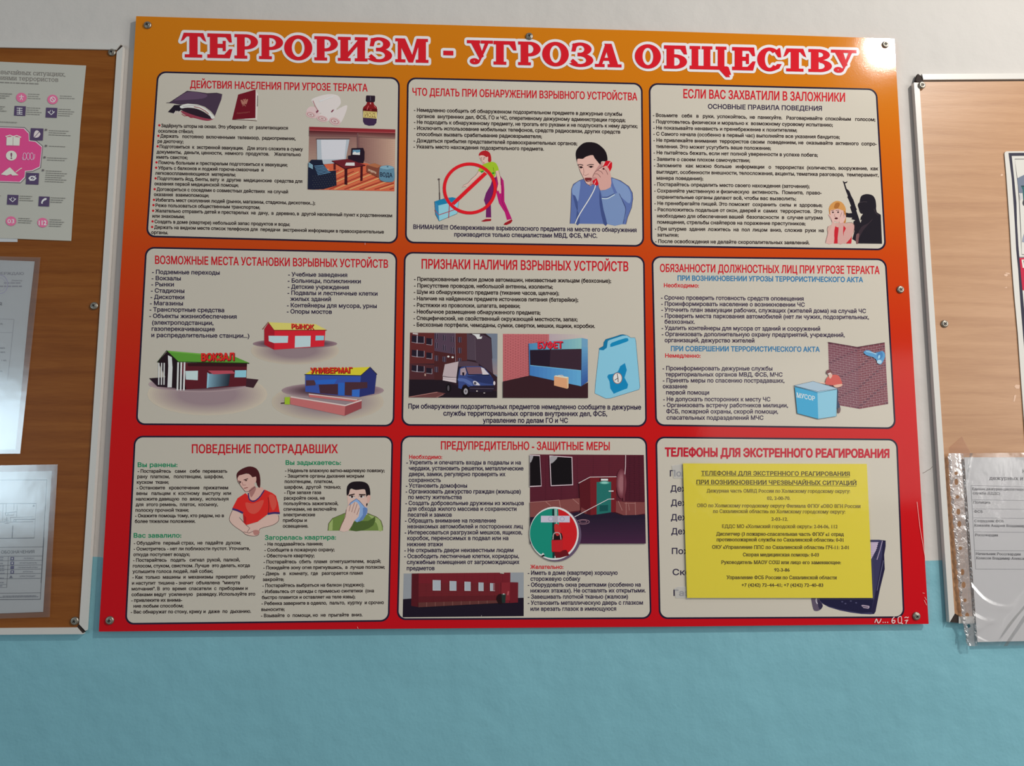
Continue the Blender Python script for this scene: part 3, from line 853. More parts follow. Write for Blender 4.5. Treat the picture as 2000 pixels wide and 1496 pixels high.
t.line(M_SCR, [(1791, 980), (1797, 1031), (1807.6, 1092)], 0.9)
for q in ([(1802, 1158), (1806, 1158.5)], [(1805, 1172), (1810, 1182)], [(1806, 1166), (1809.5, 1172)], [(698, 1224), (699.5, 1228)], [(713, 474), (713, 478)]):
    t.line(M_SCR, q, 0.8, up=False)
t.build_each('scratch', poster, 1.0)

# ------------------------------------------------------------------ printed pictures
AD = PF + 0.00043
SKIN, SKD, OUT = (205, 165, 155), (165, 115, 108), (60, 35, 38)

# wallet, passport (panel 1)
a = Print(290, 160, 8.333, AD)
a.poly((25, 18, 28), [(420, 375), (560, 375), (560, 430), (500, 480), (440, 470), (410, 512), (315, 490), (380, 420)])
a.poly((118, 48, 62), [(530, 470), (700, 510), (900, 570), (1040, 590), (1085, 555), (1060, 600), (980, 632), (880, 622), (720, 580), (640, 560), (560, 515)], 3)
a.poly((34, 22, 32), [(520, 440), (640, 420), (790, 440), (920, 500), (1030, 585), (980, 600), (800, 560), (600, 490)], 3)
a.poly((200, 180, 172), [(510, 400), (560, 375), (640, 360), (800, 378), (940, 445), (1050, 545), (1080, 580), (1030, 600), (990, 540), (900, 475), (780, 430), (640, 415), (540, 430)], 3)
a.line((120, 50, 48), [(740, 405), (830, 420), (920, 470), (980, 520)], 12)
a.line((90, 60, 60), [(560, 400), (700, 385), (820, 390)], 5)
a.poly((56, 42, 58), [(290, 342), (345, 335), (630, 148), (800, 165), (960, 188), (1110, 180), (1200, 203), (1185, 285), (1080, 555), (1020, 480), (920, 405), (800, 365), (640, 352), (520, 372), (400, 350)])
a.poly((76, 58, 78), [(640, 165), (940, 200), (880, 270), (470, 300), (420, 300)], 4)
a.line((28, 18, 28), [(290, 342), (345, 335), (630, 148), (800, 165), (960, 188), (1110, 180), (1200, 203)], 8)
for x in (445, 480, 515):
    a.line((170, 160, 160), [(x, 470), (x - 25, 530)], 10)
a.line((120, 20, 35), [(540, 520), (590, 555), (640, 550), (690, 580), (760, 575)], 10)
a.build('wallet_picture', PANELS[1])
a = Print(290, 160, 8.333, AD)
a.poly((195, 172, 168), [(1745, 122), (1788, 215), (1772, 440), (1765, 632), (1740, 600), (1560, 610)])
a.line((40, 20, 25), [(1778, 220), (1772, 400)], 10)
a.line((60, 30, 30), [(1362, 612), (1560, 620), (1762, 634)], 9)
a.poly((90, 14, 26), [(1460, 205), (1745, 122), (1741, 588), (1362, 612)])
E1 = (140, 92, 80)
a.ell(E1, 1560, 330, 14, 48, 8)
for sx in (-1, 1):
    a.poly(E1, [(1560 + sx * 8, 340), (1560 + sx * 28, 300 - sx * 4), (1560 + sx * 58, 285 - sx * 6), (1560 + sx * 50, 330 - sx * 6), (1560 + sx * 30, 370 - sx * 4)], 3)
    a.ell(E1, 1562 + sx * 16, 288 - sx * 3, 9, 12, up=False)
    a.line(E1, [(1558, 370), (1556 + sx * 26, 395)], 9)
a.text((120, 62, 56), 'ПАСПОРТ', 1440, 522, 1650, cap=20, slope=-.09)
a.build('passport_picture', PANELS[1])

# bandage rolls, iodine bottle, furnished room
a = Print(590, 170, 7.125, AD)
B1, B2, B3 = (192, 176, 174), (178, 150, 150), (150, 112, 114)
a.poly((182, 160, 160), [(60, 330), (120, 270), (215, 300), (250, 380), (180, 435), (100, 410)], 4)
a.poly(B1, [(150, 160), (350, 100), (500, 120), (540, 220), (480, 300), (380, 350), (250, 360), (200, 290), (140, 210)], 4)
a.poly(B1, [(260, 370), (440, 300), (480, 320), (400, 440), (330, 480), (230, 430)], 4)
a.poly(B1, [(400, 430), (470, 330), (590, 260), (630, 270), (590, 400), (530, 500), (440, 480)], 4)
a.line(B3, [(150, 190), (185, 270), (215, 320)], 14)
a.poly((105, 45, 62), [(190, 345), (215, 318), (235, 330), (205, 365)])
a.poly((105, 45, 62), [(400, 345), (420, 318), (450, 312), (415, 355)])
for cx, cy, rx, ry, an in ((120, 385, 72, 44, 18), (280, 440, 78, 42, 14), (455, 478, 80, 52, 22)):
    a.ell(B2, cx, cy, rx, ry, an); a.ell(B3, cx, cy, rx * .72, ry * .62, an); a.ell((196, 170, 168), cx, cy, rx * .55, ry * .45, an); a.ell(B3, cx, cy, rx * .3, ry * .22, an)
a.line((205, 190, 186), [(240, 200), (430, 130)], 16)
a.build('bandage_rolls_picture', PANELS[1])
a = Print(590, 170, 7.125, AD)
a.poly((34, 22, 34), [(890, 125), (900, 116), (1010, 120), (1018, 130), (1014, 200), (1000, 212), (900, 210), (886, 195)])
a.line((80, 72, 88), [(950, 130), (952, 190)], 9)
a.poly((112, 20, 24), [(905, 210), (995, 212), (1000, 240), (1040, 280), (1048, 340), (845, 330), (852, 280), (895, 240)])
a.poly((52, 34, 62), [(845, 330), (1048, 340), (1034, 500), (1000, 535), (930, 540), (870, 520), (848, 480)])
a.poly((78, 8, 12), [(845, 300), (1047, 305), (1046, 345), (845, 335)])
a.line((215, 130, 130), [(952, 215), (952, 240)], 14)
a.line((190, 90, 90), [(925, 260), (908, 300), (905, 320)], 8)
a.line((190, 90, 90), [(1000, 255), (1025, 290)], 7)
a.line((170, 70, 70), [(940, 318), (970, 318)], 8)
a.poly((205, 172, 108), [(852, 332), (1042, 345), (1040, 440), (850, 425)])
a.line((95, 60, 30), [(860, 345), (1034, 356)], 5); a.line((95, 60, 30), [(858, 416), (1032, 430)], 5)
a.text((95, 50, 30), 'ЙОД', 872, 410, 1020, cap=52, slope=.05, weight=0.0)
a.build('iodine_bottle_picture', PANELS[1])
a = Print(590, 170, 7.125, AD)
a.poly((140, 112, 102), [(100, 552), (1298, 590), (1285, 1450), (80, 1425)])
a.shade((120, 84, 80), (152, 128, 114), [(98, 640), (790, 660), (780, 1090), (90, 1060)], 6)
a.shade((110, 76, 74), (172, 142, 124), [(780, 660), (1298, 640), (1290, 1200), (770, 1000)], 8, 'h')
for i in range(18):
    a.line((128, 100, 92), [(100, 680 + i * 21), (700, 690 + i * 18)], 3, up=False); a.line((150, 118, 106), [(800, 690 + i * 18), (1295, 680 + i * 27)], 3, up=False)
a.poly((178, 84, 58), [(84, 1120), (400, 1060), (760, 1050), (900, 1060), (1290, 1210), (1285, 1450), (80, 1425)])
for i in range(26):
    x = 100 + i * 70
    p0, p1 = np.array([x - 420.0, 1424]), np.array([x + 130.0, 1130 + i * 6])
    lo, hi = max(0, (90 - p0[0]) / 550), min(1, (1276 - p0[0]) / 550)
    if hi - lo > 0.05:
        a.line([(196, 104, 70), (128, 44, 34), (210, 140, 92)][i % 3], [p0 + (p1 - p0) * lo, p0 + (p1 - p0) * hi], 7 + i % 3 * 4)
a.poly((120, 34, 40), [(100, 552), (1298, 590), (1297, 642), (780, 628), (100, 606)])
a.line((146, 70, 72), [(100, 598), (780, 622), (1297, 634)], 10)
a.shade((70, 26, 30), (112, 78, 76), [(99, 606), (780, 628), (780, 690), (98, 680)], 4)
a.shade((78, 34, 36), (126, 96, 88), [(780, 628), (1297, 642), (1296, 720), (780, 690)], 4)
a.line((100, 70, 72), [(775, 640), (775, 900)], 14)
a.poly((150, 158, 166), [(205, 730), (660, 730), (600, 1050), (290, 1075), (210, 1010)])
a.poly((178, 178, 188), [(262, 735), (615, 735), (590, 1000), (275, 1010)])
a.line((70, 55, 58), [(195, 722), (665, 722)], 10)
a.poly((30, 18, 30), [(690, 850), (850, 845), (870, 900), (868, 1010), (850, 1060), (760, 1050), (640, 1000), (640, 955), (680, 950)])
a.poly((88, 128, 152), [(705, 875), (808, 872), (805, 945), (702, 940)]); a.poly((205, 212, 218), [(704, 915), (735, 895), (760, 915), (806, 905), (805, 945), (702, 940)])
a.poly((74, 20, 26), [(440, 1060), (468, 1060), (468, 1150), (440, 1150)]); a.poly((50, 12, 18), [(595, 1120), (630, 1120), (630, 1360), (592, 1355)]); a.poly((60, 14, 20), [(815, 1110), (845, 1100), (842, 1305), (812, 1308)])
a.poly((92, 26, 34), [(412, 1025), (635, 1000), (882, 1085), (600, 1135)]); a.line((48, 10, 16), [(412, 1030), (600, 1140), (882, 1090)], 9)
a.poly((205, 192, 196), [(612, 1052), (730, 1050), (732, 1095), (598, 1092)])
a.poly((22, 26, 44), [(85, 1060), (130, 1010), (280, 1012), (290, 1060), (365, 1170), (470, 1160), (480, 1370), (300, 1420), (150, 1425), (80, 1420)])
for i in range(7):
    a.line((88, 128, 160), [(170 + i * 8, 1100 + i * 20), (300 + i * 16, 1090 + i * 16)], 8, up=False)
for i in range(6):
    for j in range(9):
        a.ell((60, 62, 66), 150 + j * 36 + (i % 2) * 18, 1240 + i * 30 - j * 3, 7, 5, n=6, up=False)
for i in range(5):
    a.line((130, 165, 190), [(90, 1050 + i * 14), (150, 1090 + i * 12)], 7, up=False)
a.poly((110, 60, 46), [(900, 1085), (1010, 1060), (1105, 1095), (1100, 1130), (1070, 1260), (900, 1180)])
a.poly((150, 92, 62), [(900, 1085), (1010, 1060), (1105, 1095), (1050, 1125)]); a.text((190, 160, 140), 'ПРОДУКТЫ', 920, 1165, 1030, cap=26, slope=.38)
a.poly((82, 116, 136), [(1082, 1120), (1130, 1096), (1200, 1090), (1265, 1110), (1284, 1150), (1282, 1300), (1200, 1322), (1110, 1306), (1074, 1260)], 3)
a.ell((112, 146, 162), 1182, 1122, 98, 28); a.line((70, 100, 118), [(1088, 1132), (1182, 1152), (1276, 1134)], 5); a.ell((62, 92, 110), 1190, 1108, 12, 10)
a.text((20, 24, 44), 'ВОДА', 1085, 1245, 1255, cap=58, slope=.06, weight=.02)
a.build('furnished_room_picture', PANELS[1])

# woman reaching for a parcel behind a prohibition ring
a = Print(840, 260, 7.873, AD)
a.poly((98, 28, 88), [(965, 690), (1030, 670), (1035, 830), (1000, 960), (935, 1100), (940, 1298), (858, 1296), (862, 1130), (828, 1030), (860, 920), (930, 800)])
a.poly((165, 24, 100), [(1015, 660), (1085, 665), (1130, 730), (1140, 850), (1142, 1050), (1190, 1160), (1258, 1320), (1182, 1336), (1150, 1220), (1060, 1080), (1020, 920)])
a.line((110, 12, 70), [(1085, 668), (1115, 900), (1110, 1060), (1180, 1200)], 6, s=4)
a.poly(SKIN, [(868, 1298), (935, 1300), (936, 1322), (860, 1320)]); a.poly((140, 22, 32), [(785, 1352), (850, 1322), (940, 1318), (936, 1350), (820, 1362)])
a.poly(SKIN, [(1185, 1338), (1245, 1328), (1240, 1345), (1170, 1370)]); a.poly((140, 22, 32), [(1128, 1412), (1150, 1380), (1255, 1325), (1268, 1345), (1240, 1385), (1180, 1412)])
a.poly(SKIN, [(745, 585), (815, 600), (770, 640), (660, 740), (600, 790), (560, 845), (545, 815), (520, 830), (490, 838), (520, 795), (580, 770), (640, 700), (700, 650)])
a.line(OUT, [(745, 585), (700, 650), (640, 700), (580, 770), (520, 795), (490, 838), (545, 815)], 4)
a.poly((142, 172, 40), [(800, 490), (900, 450), (960, 440), (1020, 470), (1058, 570), (1010, 585), (1000, 660), (960, 672), (900, 610), (840, 560), (815, 606), (740, 580), (760, 540)], 2)
a.poly((28, 128, 44), [(770, 590), (815, 575), (830, 590), (790, 612)]); a.poly((28, 128, 44), [(945, 610), (990, 600), (990, 625), (960, 632)])
a.line((70, 100, 20), [(970, 525), (985, 610)], 5)
a.poly(SKIN, [(1005, 585), (1055, 572), (1085, 690), (1092, 860), (1092, 925), (1070, 930), (1050, 880), (1030, 895), (1025, 860), (1045, 780), (1030, 690)])
a.line(OUT, [(1005, 585), (1030, 690), (1045, 780), (1025, 860), (1030, 895)], 4); a.line(OUT, [(1055, 572), (1085, 690), (1088, 800)], 4)
a.poly((160, 28, 34), [(750, 345), (770, 295), (830, 268), (890, 280), (930, 330), (940, 430), (900, 442), (880, 380), (820, 345)], 3)
a.poly(SKIN, [(755, 350), (820, 342), (868, 372), (892, 360), (885, 440), (840, 470), (812, 472), (795, 440), (775, 410)], 2)
for q in ([(770, 388), (800, 380)], [(820, 378), (850, 378)]):
    a.line((90, 40, 30), q, 8)
a.ell((50, 60, 50), 785, 410, 10, 5); a.ell((50, 60, 50), 825, 400, 12, 5); a.line((150, 90, 85), [(795, 405), (802, 440), (818, 440)], 4); a.ell((165, 60, 60), 825, 458, 14, 6)
a.line((75, 62, 60), [(137, 712), (145, 920)], 10); a.line((75, 62, 60), [(145, 910), (150, 1080)], 16); a.ell((85, 72, 72), 135, 710, 17, 15)
a.poly((24, 112, 152), [(70, 1050), (210, 1005), (340, 985), (400, 1000), (440, 1040), (300, 1072), (128, 1112)])
a.poly((48, 118, 160), [(70, 1050), (128, 1112), (140, 1352), (85, 1250)]); a.poly((128, 180, 212), [(128, 1112), (440, 1040), (415, 1238), (140, 1352)])
a.line((150, 62, 70), [(72, 1180), (135, 1258), (430, 1160)], 12); a.line((150, 62, 70), [(300, 1075), (285, 1300)], 14); a.line((150, 62, 70), [(200, 1010), (240, 1000), (300, 1075)], 9)
a.line((40, 60, 80), [(70, 1050), (85, 1250), (140, 1352), (415, 1238), (440, 1040)], 4)
a.ring((196, 22, 34), 610, 850, 414, 366, 400, 352)
a.poly((196, 22, 34), [(835, 595), (880, 630), (372, 1108), (322, 1078)])
a.build('prohibition_picture', PANELS[2])

# man on the red telephone
a = Print(1090, 260, 7.876, AD)
a.poly((86, 104, 158), [(205, 860), (235, 785), (330, 725), (420, 700), (520, 790), (640, 790), (820, 680), (960, 730), (1090, 820), (1145, 920), (1152, 1010), (1130, 1150), (1070, 1300), (1045, 1402), (182, 1392), (195, 1200)])
a.poly((118, 140, 182), [(215, 860), (245, 800), (340, 735), (330, 900), (300, 1060), (225, 940)], 3)
a.poly((118, 140, 182), [(830, 700), (960, 750), (1070, 830), (1120, 950), (1100, 1080), (1000, 1010), (900, 900)], 3)
a.poly((62, 78, 128), [(300, 1050), (230, 945), (270, 1130), (320, 1240), (330, 1390), (270, 1390)], 2)
a.poly((112, 134, 176), [(670, 1010), (760, 1010), (870, 935), (940, 930), (1000, 1080), (1040, 1200), (990, 1400), (760, 1400), (700, 1180)], 2)
a.poly((60, 74, 124), [(640, 880), (670, 1010), (700, 1180), (755, 1398), (700, 1398), (640, 1100)], 2)
a.line((48, 56, 96), [(940, 930), (1010, 1080), (1040, 1180), (1000, 1390)], 8, s=4)
a.line(OUT, [(182, 1392), (195, 1200), (205, 860), (235, 785), (330, 725), (400, 705)], 5); a.line(OUT, [(820, 680), (960, 730), (1090, 820), (1145, 920), (1152, 1010), (1130, 1150), (1070, 1300), (1045, 1402)], 5)
a.poly((104, 126, 172), [(650, 880), (800, 835), (815, 800), (865, 930), (760, 982), (680, 985)])
a.line((190, 205, 225), [(672, 1005), (760, 1005), (870, 945)], 12, s=4); a.line((40, 48, 84), [(680, 985), (760, 982), (865, 930)], 6)
a.poly(SKIN, [(290, 400), (400, 345), (560, 340), (680, 450), (720, 440), (715, 520), (600, 700), (540, 780), (480, 800), (430, 770), (395, 700), (340, 590), (305, 490)], 2)
a.poly((178, 132, 128), [(560, 600), (640, 480), (690, 450), (640, 620), (540, 780), (480, 800)], 3)
a.poly((24, 16, 22), [(272, 340), (290, 250), (380, 160), (480, 138), (600, 160), (710, 250), (752, 340), (756, 430), (700, 430), (665, 440), (650, 485), (600, 430), (560, 380), (530, 338), (430, 362), (380, 395), (300, 395), (292, 450)], 3)
a.line(OUT, [(305, 470), (340, 590), (395, 700), (430, 770), (480, 800), (540, 785)], 5)
a.line((30, 18, 20), [(302, 492), (345, 482), (388, 496)], 12); a.line((30, 18, 20), [(445, 498), (500, 482), (550, 486)], 12)
a.poly((70, 30, 34), [(318, 515), (360, 508), (390, 528), (350, 545)]); a.poly((70, 30, 34), [(462, 515), (510, 502), (550, 515), (505, 535)]); a.ell((20, 12, 16), 352, 525, 15, 15); a.ell((20, 12, 16), 505, 518, 16, 15)
a.line((140, 92, 90), [(392, 540), (398, 600), (388, 640), (425, 652), (475, 625)], 5); a.poly((110, 40, 45), [(410, 692), (460, 685), (515, 690), (510, 730), (470, 750), (430, 740)], 3); a.ell((150, 108, 100), 470, 735, 25, 9)
a.poly((190, 18, 32), [(735, 425), (800, 428), (832, 455), (828, 530), (800, 590), (700, 540), (690, 520)]); a.poly((190, 18, 32), [(530, 735), (600, 690), (640, 760), (600, 810), (545, 790)])
a.line((230, 190, 190), [(808, 440), (760, 510)], 8); a.line((230, 180, 180), [(580, 730), (555, 790)], 8)
a.poly((196, 150, 142), [(535, 665), (570, 600), (640, 545), (700, 520), (740, 500), (775, 540), (800, 600), (815, 700), (805, 835), (650, 880), (620, 770), (590, 690), (550, 680)], 2)
for q in ([(560, 625), (610, 630), (655, 680)], [(600, 570), (660, 590), (690, 630)], [(690, 530), (740, 580), (765, 640)], [(535, 665), (570, 600), (640, 545), (700, 500)]):
    a.line((90, 52, 52), q, 6, s=4)
a.ell((216, 172, 160), 645, 560, 20, 10, -30); a.ell((60, 10, 14), 700, 550, 16, 12)
a.line((212, 220, 238), [(575, 800), (555, 870), (480, 1010), (330, 1250), (265, 1390)], 15, s=5)
a.build('telephone_caller_picture', PANELS[2])

# frightened woman and masked gunman (panel 3)
a = Print(1590, 340, 10.32, AD)
BK = (36, 32, 40)
a.poly(BK, [(575, 140), (610, 150), (612, 165), (660, 150), (680, 142), (660, 178), (622, 190), (660, 300), (690, 320), (715, 350), (750, 440), (790, 510), (830, 630), (850, 690), (865, 710), (850, 730), (890, 850), (935, 985), (960, 920), (930, 930), (940, 870), (985, 800), (930, 780), (900, 700), (880, 640), (885, 600), (915, 570), (930, 490), (965, 430), (1060, 402), (1160, 420), (1215, 470), (1245, 560), (1250, 700), (1265, 770), (1345, 820), (1370, 1405), (890, 1400), (850, 1360), (770, 1310), (815, 1150), (790, 960), (830, 930), (750, 910), (770, 880), (636, 868), (638, 775), (700, 790), (765, 785), (740, 710), (725, 660), (745, 640), (690, 500), (670, 470), (680, 440), (630, 310), (595, 190)])
a.poly(BK, [(885, 600), (915, 570), (930, 490), (965, 430), (1060, 402), (1160, 420), (1215, 470), (1245, 560), (1250, 700), (1200, 780), (985, 800), (930, 780), (900, 700)], 3)
a.poly((58, 46, 54), [(880, 1210), (960, 1060), (1090, 990), (1180, 900), (1160, 940), (1060, 1050), (980, 1150), (900, 1290)], 3)
a.poly((120, 86, 88), [(850, 1220), (910, 1200), (900, 1300), (885, 1400), (845, 1395)], 2)
a.line((64, 54, 60), [(1205, 700), (1240, 780), (1300, 830)], 14); a.line((70, 60, 66), [(910, 572), (1000, 556), (1070, 560)], 9)
a.poly(SKIN, [(230, 1385), (275, 1200), (265, 1110), (290, 1050), (350, 1020), (450, 980), (640, 985), (770, 985), (815, 1040), (800, 1180), (745, 1300), (660, 1400)], 0)
a.poly((196, 40, 52), [(410, 1045), (480, 1075), (590, 1030), (640, 1090), (560, 1400), (400, 1400)]); a.poly((196, 40, 52), [(640, 1400), (740, 1290), (765, 1240), (750, 1400)])
a.poly((212, 170, 162), [(290, 820), (340, 840), (400, 960), (430, 1020), (400, 1180), (400, 1392), (230, 1390), (280, 1200), (350, 1060), (355, 930)], 2)
a.poly((206, 160, 154), [(520, 880), (580, 800), (640, 860), (640, 940), (600, 1000), (585, 1180), (600, 1390), (475, 1392), (490, 1150), (500, 990)], 2)
a.poly((206, 160, 154), [(600, 1180), (680, 1060), (790, 1010), (815, 1080), (740, 1250), (650, 1380), (600, 1390)], 2)
a.poly((190, 128, 70), [(300, 700), (330, 620), (400, 560), (470, 540), (560, 570), (620, 650), (640, 760), (640, 960), (600, 980), (560, 850), (420, 850), (330, 900), (310, 800)], 3)
a.poly((216, 178, 170), [(325, 740), (380, 705), (480, 700), (590, 740), (600, 850), (520, 950), (460, 968), (400, 940), (340, 860)], 3)
a.poly((206, 148, 84), [(300, 720), (330, 620), (400, 560), (470, 540), (560, 570), (625, 660), (635, 740), (540, 720), (490, 690), (420, 712)], 3)
a.poly((170, 108, 54), [(400, 680), (440, 580), (520, 590), (480, 690)], 3)
a.line((90, 50, 40), [(345, 742), (400, 728)], 9); a.line((90, 50, 40), [(440, 735), (505, 730)], 9)
a.ell((52, 36, 40), 380, 770, 19, 16); a.ell((52, 36, 40), 485, 768, 19, 16); a.line((150, 100, 98), [(420, 800), (408, 850), (440, 855)], 6); a.ell((75, 18, 26), 447, 892, 34, 18)
a.poly((220, 180, 172), [(285, 810), (330, 830), (400, 940), (390, 980), (340, 920)], 3); a.poly((220, 180, 172), [(515, 900), (560, 760), (585, 730), (600, 800), (640, 850), (600, 960), (520, 990)], 3)
for q in ([(600, 750), (590, 850)], [(625, 780), (600, 880)], [(560, 770), (530, 860)], [(285, 1050), (265, 1110), (275, 1200), (230, 1385)], [(300, 830), (345, 900), (360, 960)], [(640, 985), (700, 975), (780, 985), (815, 1050), (800, 1180)]):
    a.line((110, 70, 70), q, 5, s=3)
a.build('hostage_picture', PANELS[3])

# station, market, department store (panel 4)
CRM = (166, 156, 140)
a = Print(270, 610, 4, AD)
a.blob((122, 104, 110), CRM, 540, 640, 470, 165, 8); a.blob((50, 28, 38), (150, 132, 134), 480, 560, 400, 62, 6)
a.poly((30, 18, 26), [(85, 515), (230, 505), (380, 600), (150, 580)]); a.poly((50, 26, 34), [(845, 515), (940, 525), (900, 590), (840, 580)])
a.poly((74, 22, 30), [(310, 395), (850, 395), (842, 575), (375, 602), (300, 600)]); a.poly((44, 14, 20), [(385, 395), (850, 395), (849, 425), (388, 420)])
a.poly((26, 14, 20), [(155, 385), (228, 302), (322, 385), (375, 600), (300, 600), (240, 560)])
a.poly((74, 126, 44), [(222, 299), (752, 345), (868, 395), (314, 388)]); a.line((24, 40, 14), [(150, 390), (222, 299), (314, 388), (868, 398)], 7)
a.line((96, 150, 60), [(235, 306), (740, 348)], 6)
a.poly((182, 178, 180), [(232, 335), (262, 350), (268, 430), (262, 586), (228, 586), (235, 420)])
for x in (162, 183, 203):
    a.line((182, 178, 182), [(x, 395), (x - 2, 566)], 9, up=False)
for x in (312, 337, 362):
    a.line((188, 184, 188), [(x, 390), (x - 6, 610)], 13, up=False)
a.poly((158, 176, 182), [(368, 458), (467, 456), (465, 530), (372, 525)]); a.poly((118, 164, 178), [(756, 453), (845, 452), (842, 508), (752, 508)])
a.poly((120, 160, 176), [(540, 470), (555, 480), (545, 592), (535, 590)]); a.shade((104, 136, 152), (30, 38, 48), [(555, 480), (720, 480), (705, 575), (545, 588)], 8, 'h')
a.poly((150, 62, 74), [(545, 455), (735, 455), (760, 478), (585, 484)])
a.text((80, 20, 18), 'ВОКЗАЛ', 500, 384, 752, cap=56, slope=-.02, weight=.045); a.text((192, 34, 30), 'ВОКЗАЛ', 494, 378, 748, cap=56, slope=-.02, weight=.04)
a.build('station_picture', PANELS[4])
a = Print(270, 610, 4, AD)
a.blob((120, 102, 108), CRM, 1225, 300, 345, 108, 8); a.blob((38, 20, 30), (130, 108, 114), 1225, 245, 330, 38, 5)
a.poly((178, 30, 42), [(985, 130), (1015, 85), (1065, 140), (1462, 140), (1452, 265), (1062, 292), (985, 252)]); a.poly((140, 22, 34), [(985, 130), (1015, 85), (1065, 140), (1062, 292), (985, 252)])
a.poly((196, 172, 92), [(1015, 77), (1385, 92), (1472, 137), (1062, 138)]); a.line((110, 40, 30), [(972, 132), (1015, 77), (1062, 140), (1472, 139)], 6)
a.poly((156, 176, 182), [(1018, 183), (1172, 184), (1168, 238), (1060, 240), (1020, 225)]); a.poly((124, 168, 180), [(1386, 182), (1452, 182), (1450, 218), (1384, 220)])
a.poly((160, 178, 186), [(1225, 184), (1348, 183), (1345, 268), (1222, 276)])
a.text((110, 20, 20), 'РЫНОК', 1203, 130, 1374, cap=36, slope=.03, weight=.045); a.text((190, 44, 36), 'РЫНОК', 1198, 126, 1370, cap=36, slope=.03, weight=.03)
a.build('market_picture', PANELS[4])
a = Print(270, 610, 4, AD)
a.blob((124, 108, 114), CRM, 1480, 700, 440, 150, 8); a.blob((56, 34, 44), (140, 120, 124), 1520, 610, 400, 60, 5)
a.poly((48, 70, 140), [(1305, 485), (1740, 490), (1728, 662), (1560, 650), (1305, 620)]); a.poly((36, 42, 96), [(1740, 490), (1812, 430), (1862, 485), (1845, 635), (1728, 662)])
a.poly((66, 42, 50), [(1310, 530), (1385, 530), (1385, 570), (1310, 575)]); a.poly((60, 36, 46), [(1410, 565), (1560, 560), (1560, 645), (1420, 632)]); a.poly((64, 38, 46), [(1615, 545), (1790, 545), (1790, 590), (1670, 605), (1668, 652), (1612, 648)])
a.poly((38, 84, 164), [(1375, 530), (1555, 522), (1530, 560), (1390, 562)]); a.poly((40, 84, 160), [(1562, 550), (1612, 550), (1612, 648), (1562, 645)]); a.poly((46, 92, 168), [(1670, 605), (1728, 605), (1728, 660), (1670, 655)])
a.poly((190, 172, 44), [(1305, 482), (1370, 440), (1812, 427), (1740, 492)]); a.line((40, 36, 50), [(1300, 486), (1738, 494), (1812, 428), (1866, 486)], 6)
a.text((90, 24, 14), 'УНИВЕРМАГ', 1352, 480, 1674, cap=42, slope=-.01, weight=.045); a.text((178, 40, 28), 'УНИВЕРМАГ', 1347, 475, 1670, cap=42, slope=-.01, weight=.035)
a.poly((168, 92, 92), [(1332, 640), (1715, 682), (1745, 690), (1700, 700), (1335, 662)]); a.poly((164, 92, 92), [(1185, 660), (1618, 728), (1612, 808), (1188, 718)]); a.poly((132, 62, 66), [(1618, 728), (1746, 686), (1744, 750), (1612, 808)])
a.line((206, 168, 164), [(1190, 660), (1618, 728), (1746, 686)], 10); a.line((206, 168, 164), [(1332, 638), (1710, 684)], 8)
a.poly((132, 158, 40), [(1145, 662), (1186, 662), (1184, 720), (1142, 718)]); a.line((60, 40, 44), [(1115, 710), (1145, 708)], 8)
a.build('department_store_picture', PANELS[4])

# parked truck (panel 5)
a = Print(790, 640, 9.974, AD)
a.poly((44, 26, 34), [(108, 95), (1812, 115), (1805, 1365), (85, 1358)])
a.poly((104, 112, 128), [(1580, 115), (1812, 115), (1808, 960), (1730, 900), (1690, 200)]); a.shade((108, 116, 132), (140, 120, 122), [(1695, 600), (1810, 600), (1808, 920), (1730, 900)], 4)
a.poly((84, 36, 36), [(108, 95), (580, 100), (580, 700), (100, 700)]); a.poly((70, 36, 40), [(100, 700), (580, 720), (580, 1010), (95, 1010)])
a.poly((74, 56, 72), [(585, 100), (1000, 105), (990, 520), (580, 450)]); a.poly((66, 30, 32), [(580, 450), (990, 520), (1000, 1010), (580, 1020)]); a.poly((80, 38, 38), [(1000, 108), (1215, 110), (1220, 640), (1000, 650)])
a.poly((72, 58, 70), [(1215, 110), (1380, 160), (1390, 640), (1220, 620)]); a.poly((66, 50, 62), [(1380, 160), (1520, 130), (1680, 215), (1725, 900), (1390, 660)])
a.poly((204, 200, 206), [(1310, 120), (1470, 125), (1465, 180), (1515, 170), (1500, 215), (1420, 220), (1380, 160)])
a.poly((170, 160, 160), [(160, 100), (262, 105), (262, 140), (160, 125)])
for y, h in ((150, 150), (430, 140), (730, 130)):
    a.poly((30, 22, 34), [(145, y), (380, y + 25), (380, y + h + 5), (140, y + h - 20)], up=False)
    a.poly((30, 22, 34), [(425, y + 50), (540, y + 60), (540, y + h + 40), (425, y + h + 25)], up=False)
a.d += a.step
for y, h in ((150, 150), (430, 140), (730, 130)):
    a.line((176, 168, 180), [(248, y), (245, y + h)], 14, up=False); a.line((150, 142, 155), [(384, y + 20), (384, y + h)], 8, up=False); a.line((160, 152, 162), [(535, y + 70), (535, y + h + 35)], 8, up=False); a.line((160, 150, 160), [(140, y + h - 20), (245, y + h), (380, y + h + 5)], 7, up=False); a.line((160, 150, 160), [(425, y + h + 25), (540, y + h + 40)], 7, up=False)
for x, ys in ((605, (110, 290, 540, 760)), (760, (140, 335, 560)), (915, (170, 380)), (1060, (180, 390, 590))):
    for y in ys:
        a.poly((36, 26, 40), [(x - 15, y), (x + 45, y + 10), (x + 45, y + 110), (x - 15, y + 100)], up=False)
        a.line((128, 112, 130), [(x + 15, y), (x + 15, y + 110)], 9, up=False); a.line((110, 94, 112), [(x - 15, y), (x - 15, y + 100)], 5, up=False); a.line((110, 94, 112), [(x + 45, y), (x + 45, y + 110)], 5, up=False)
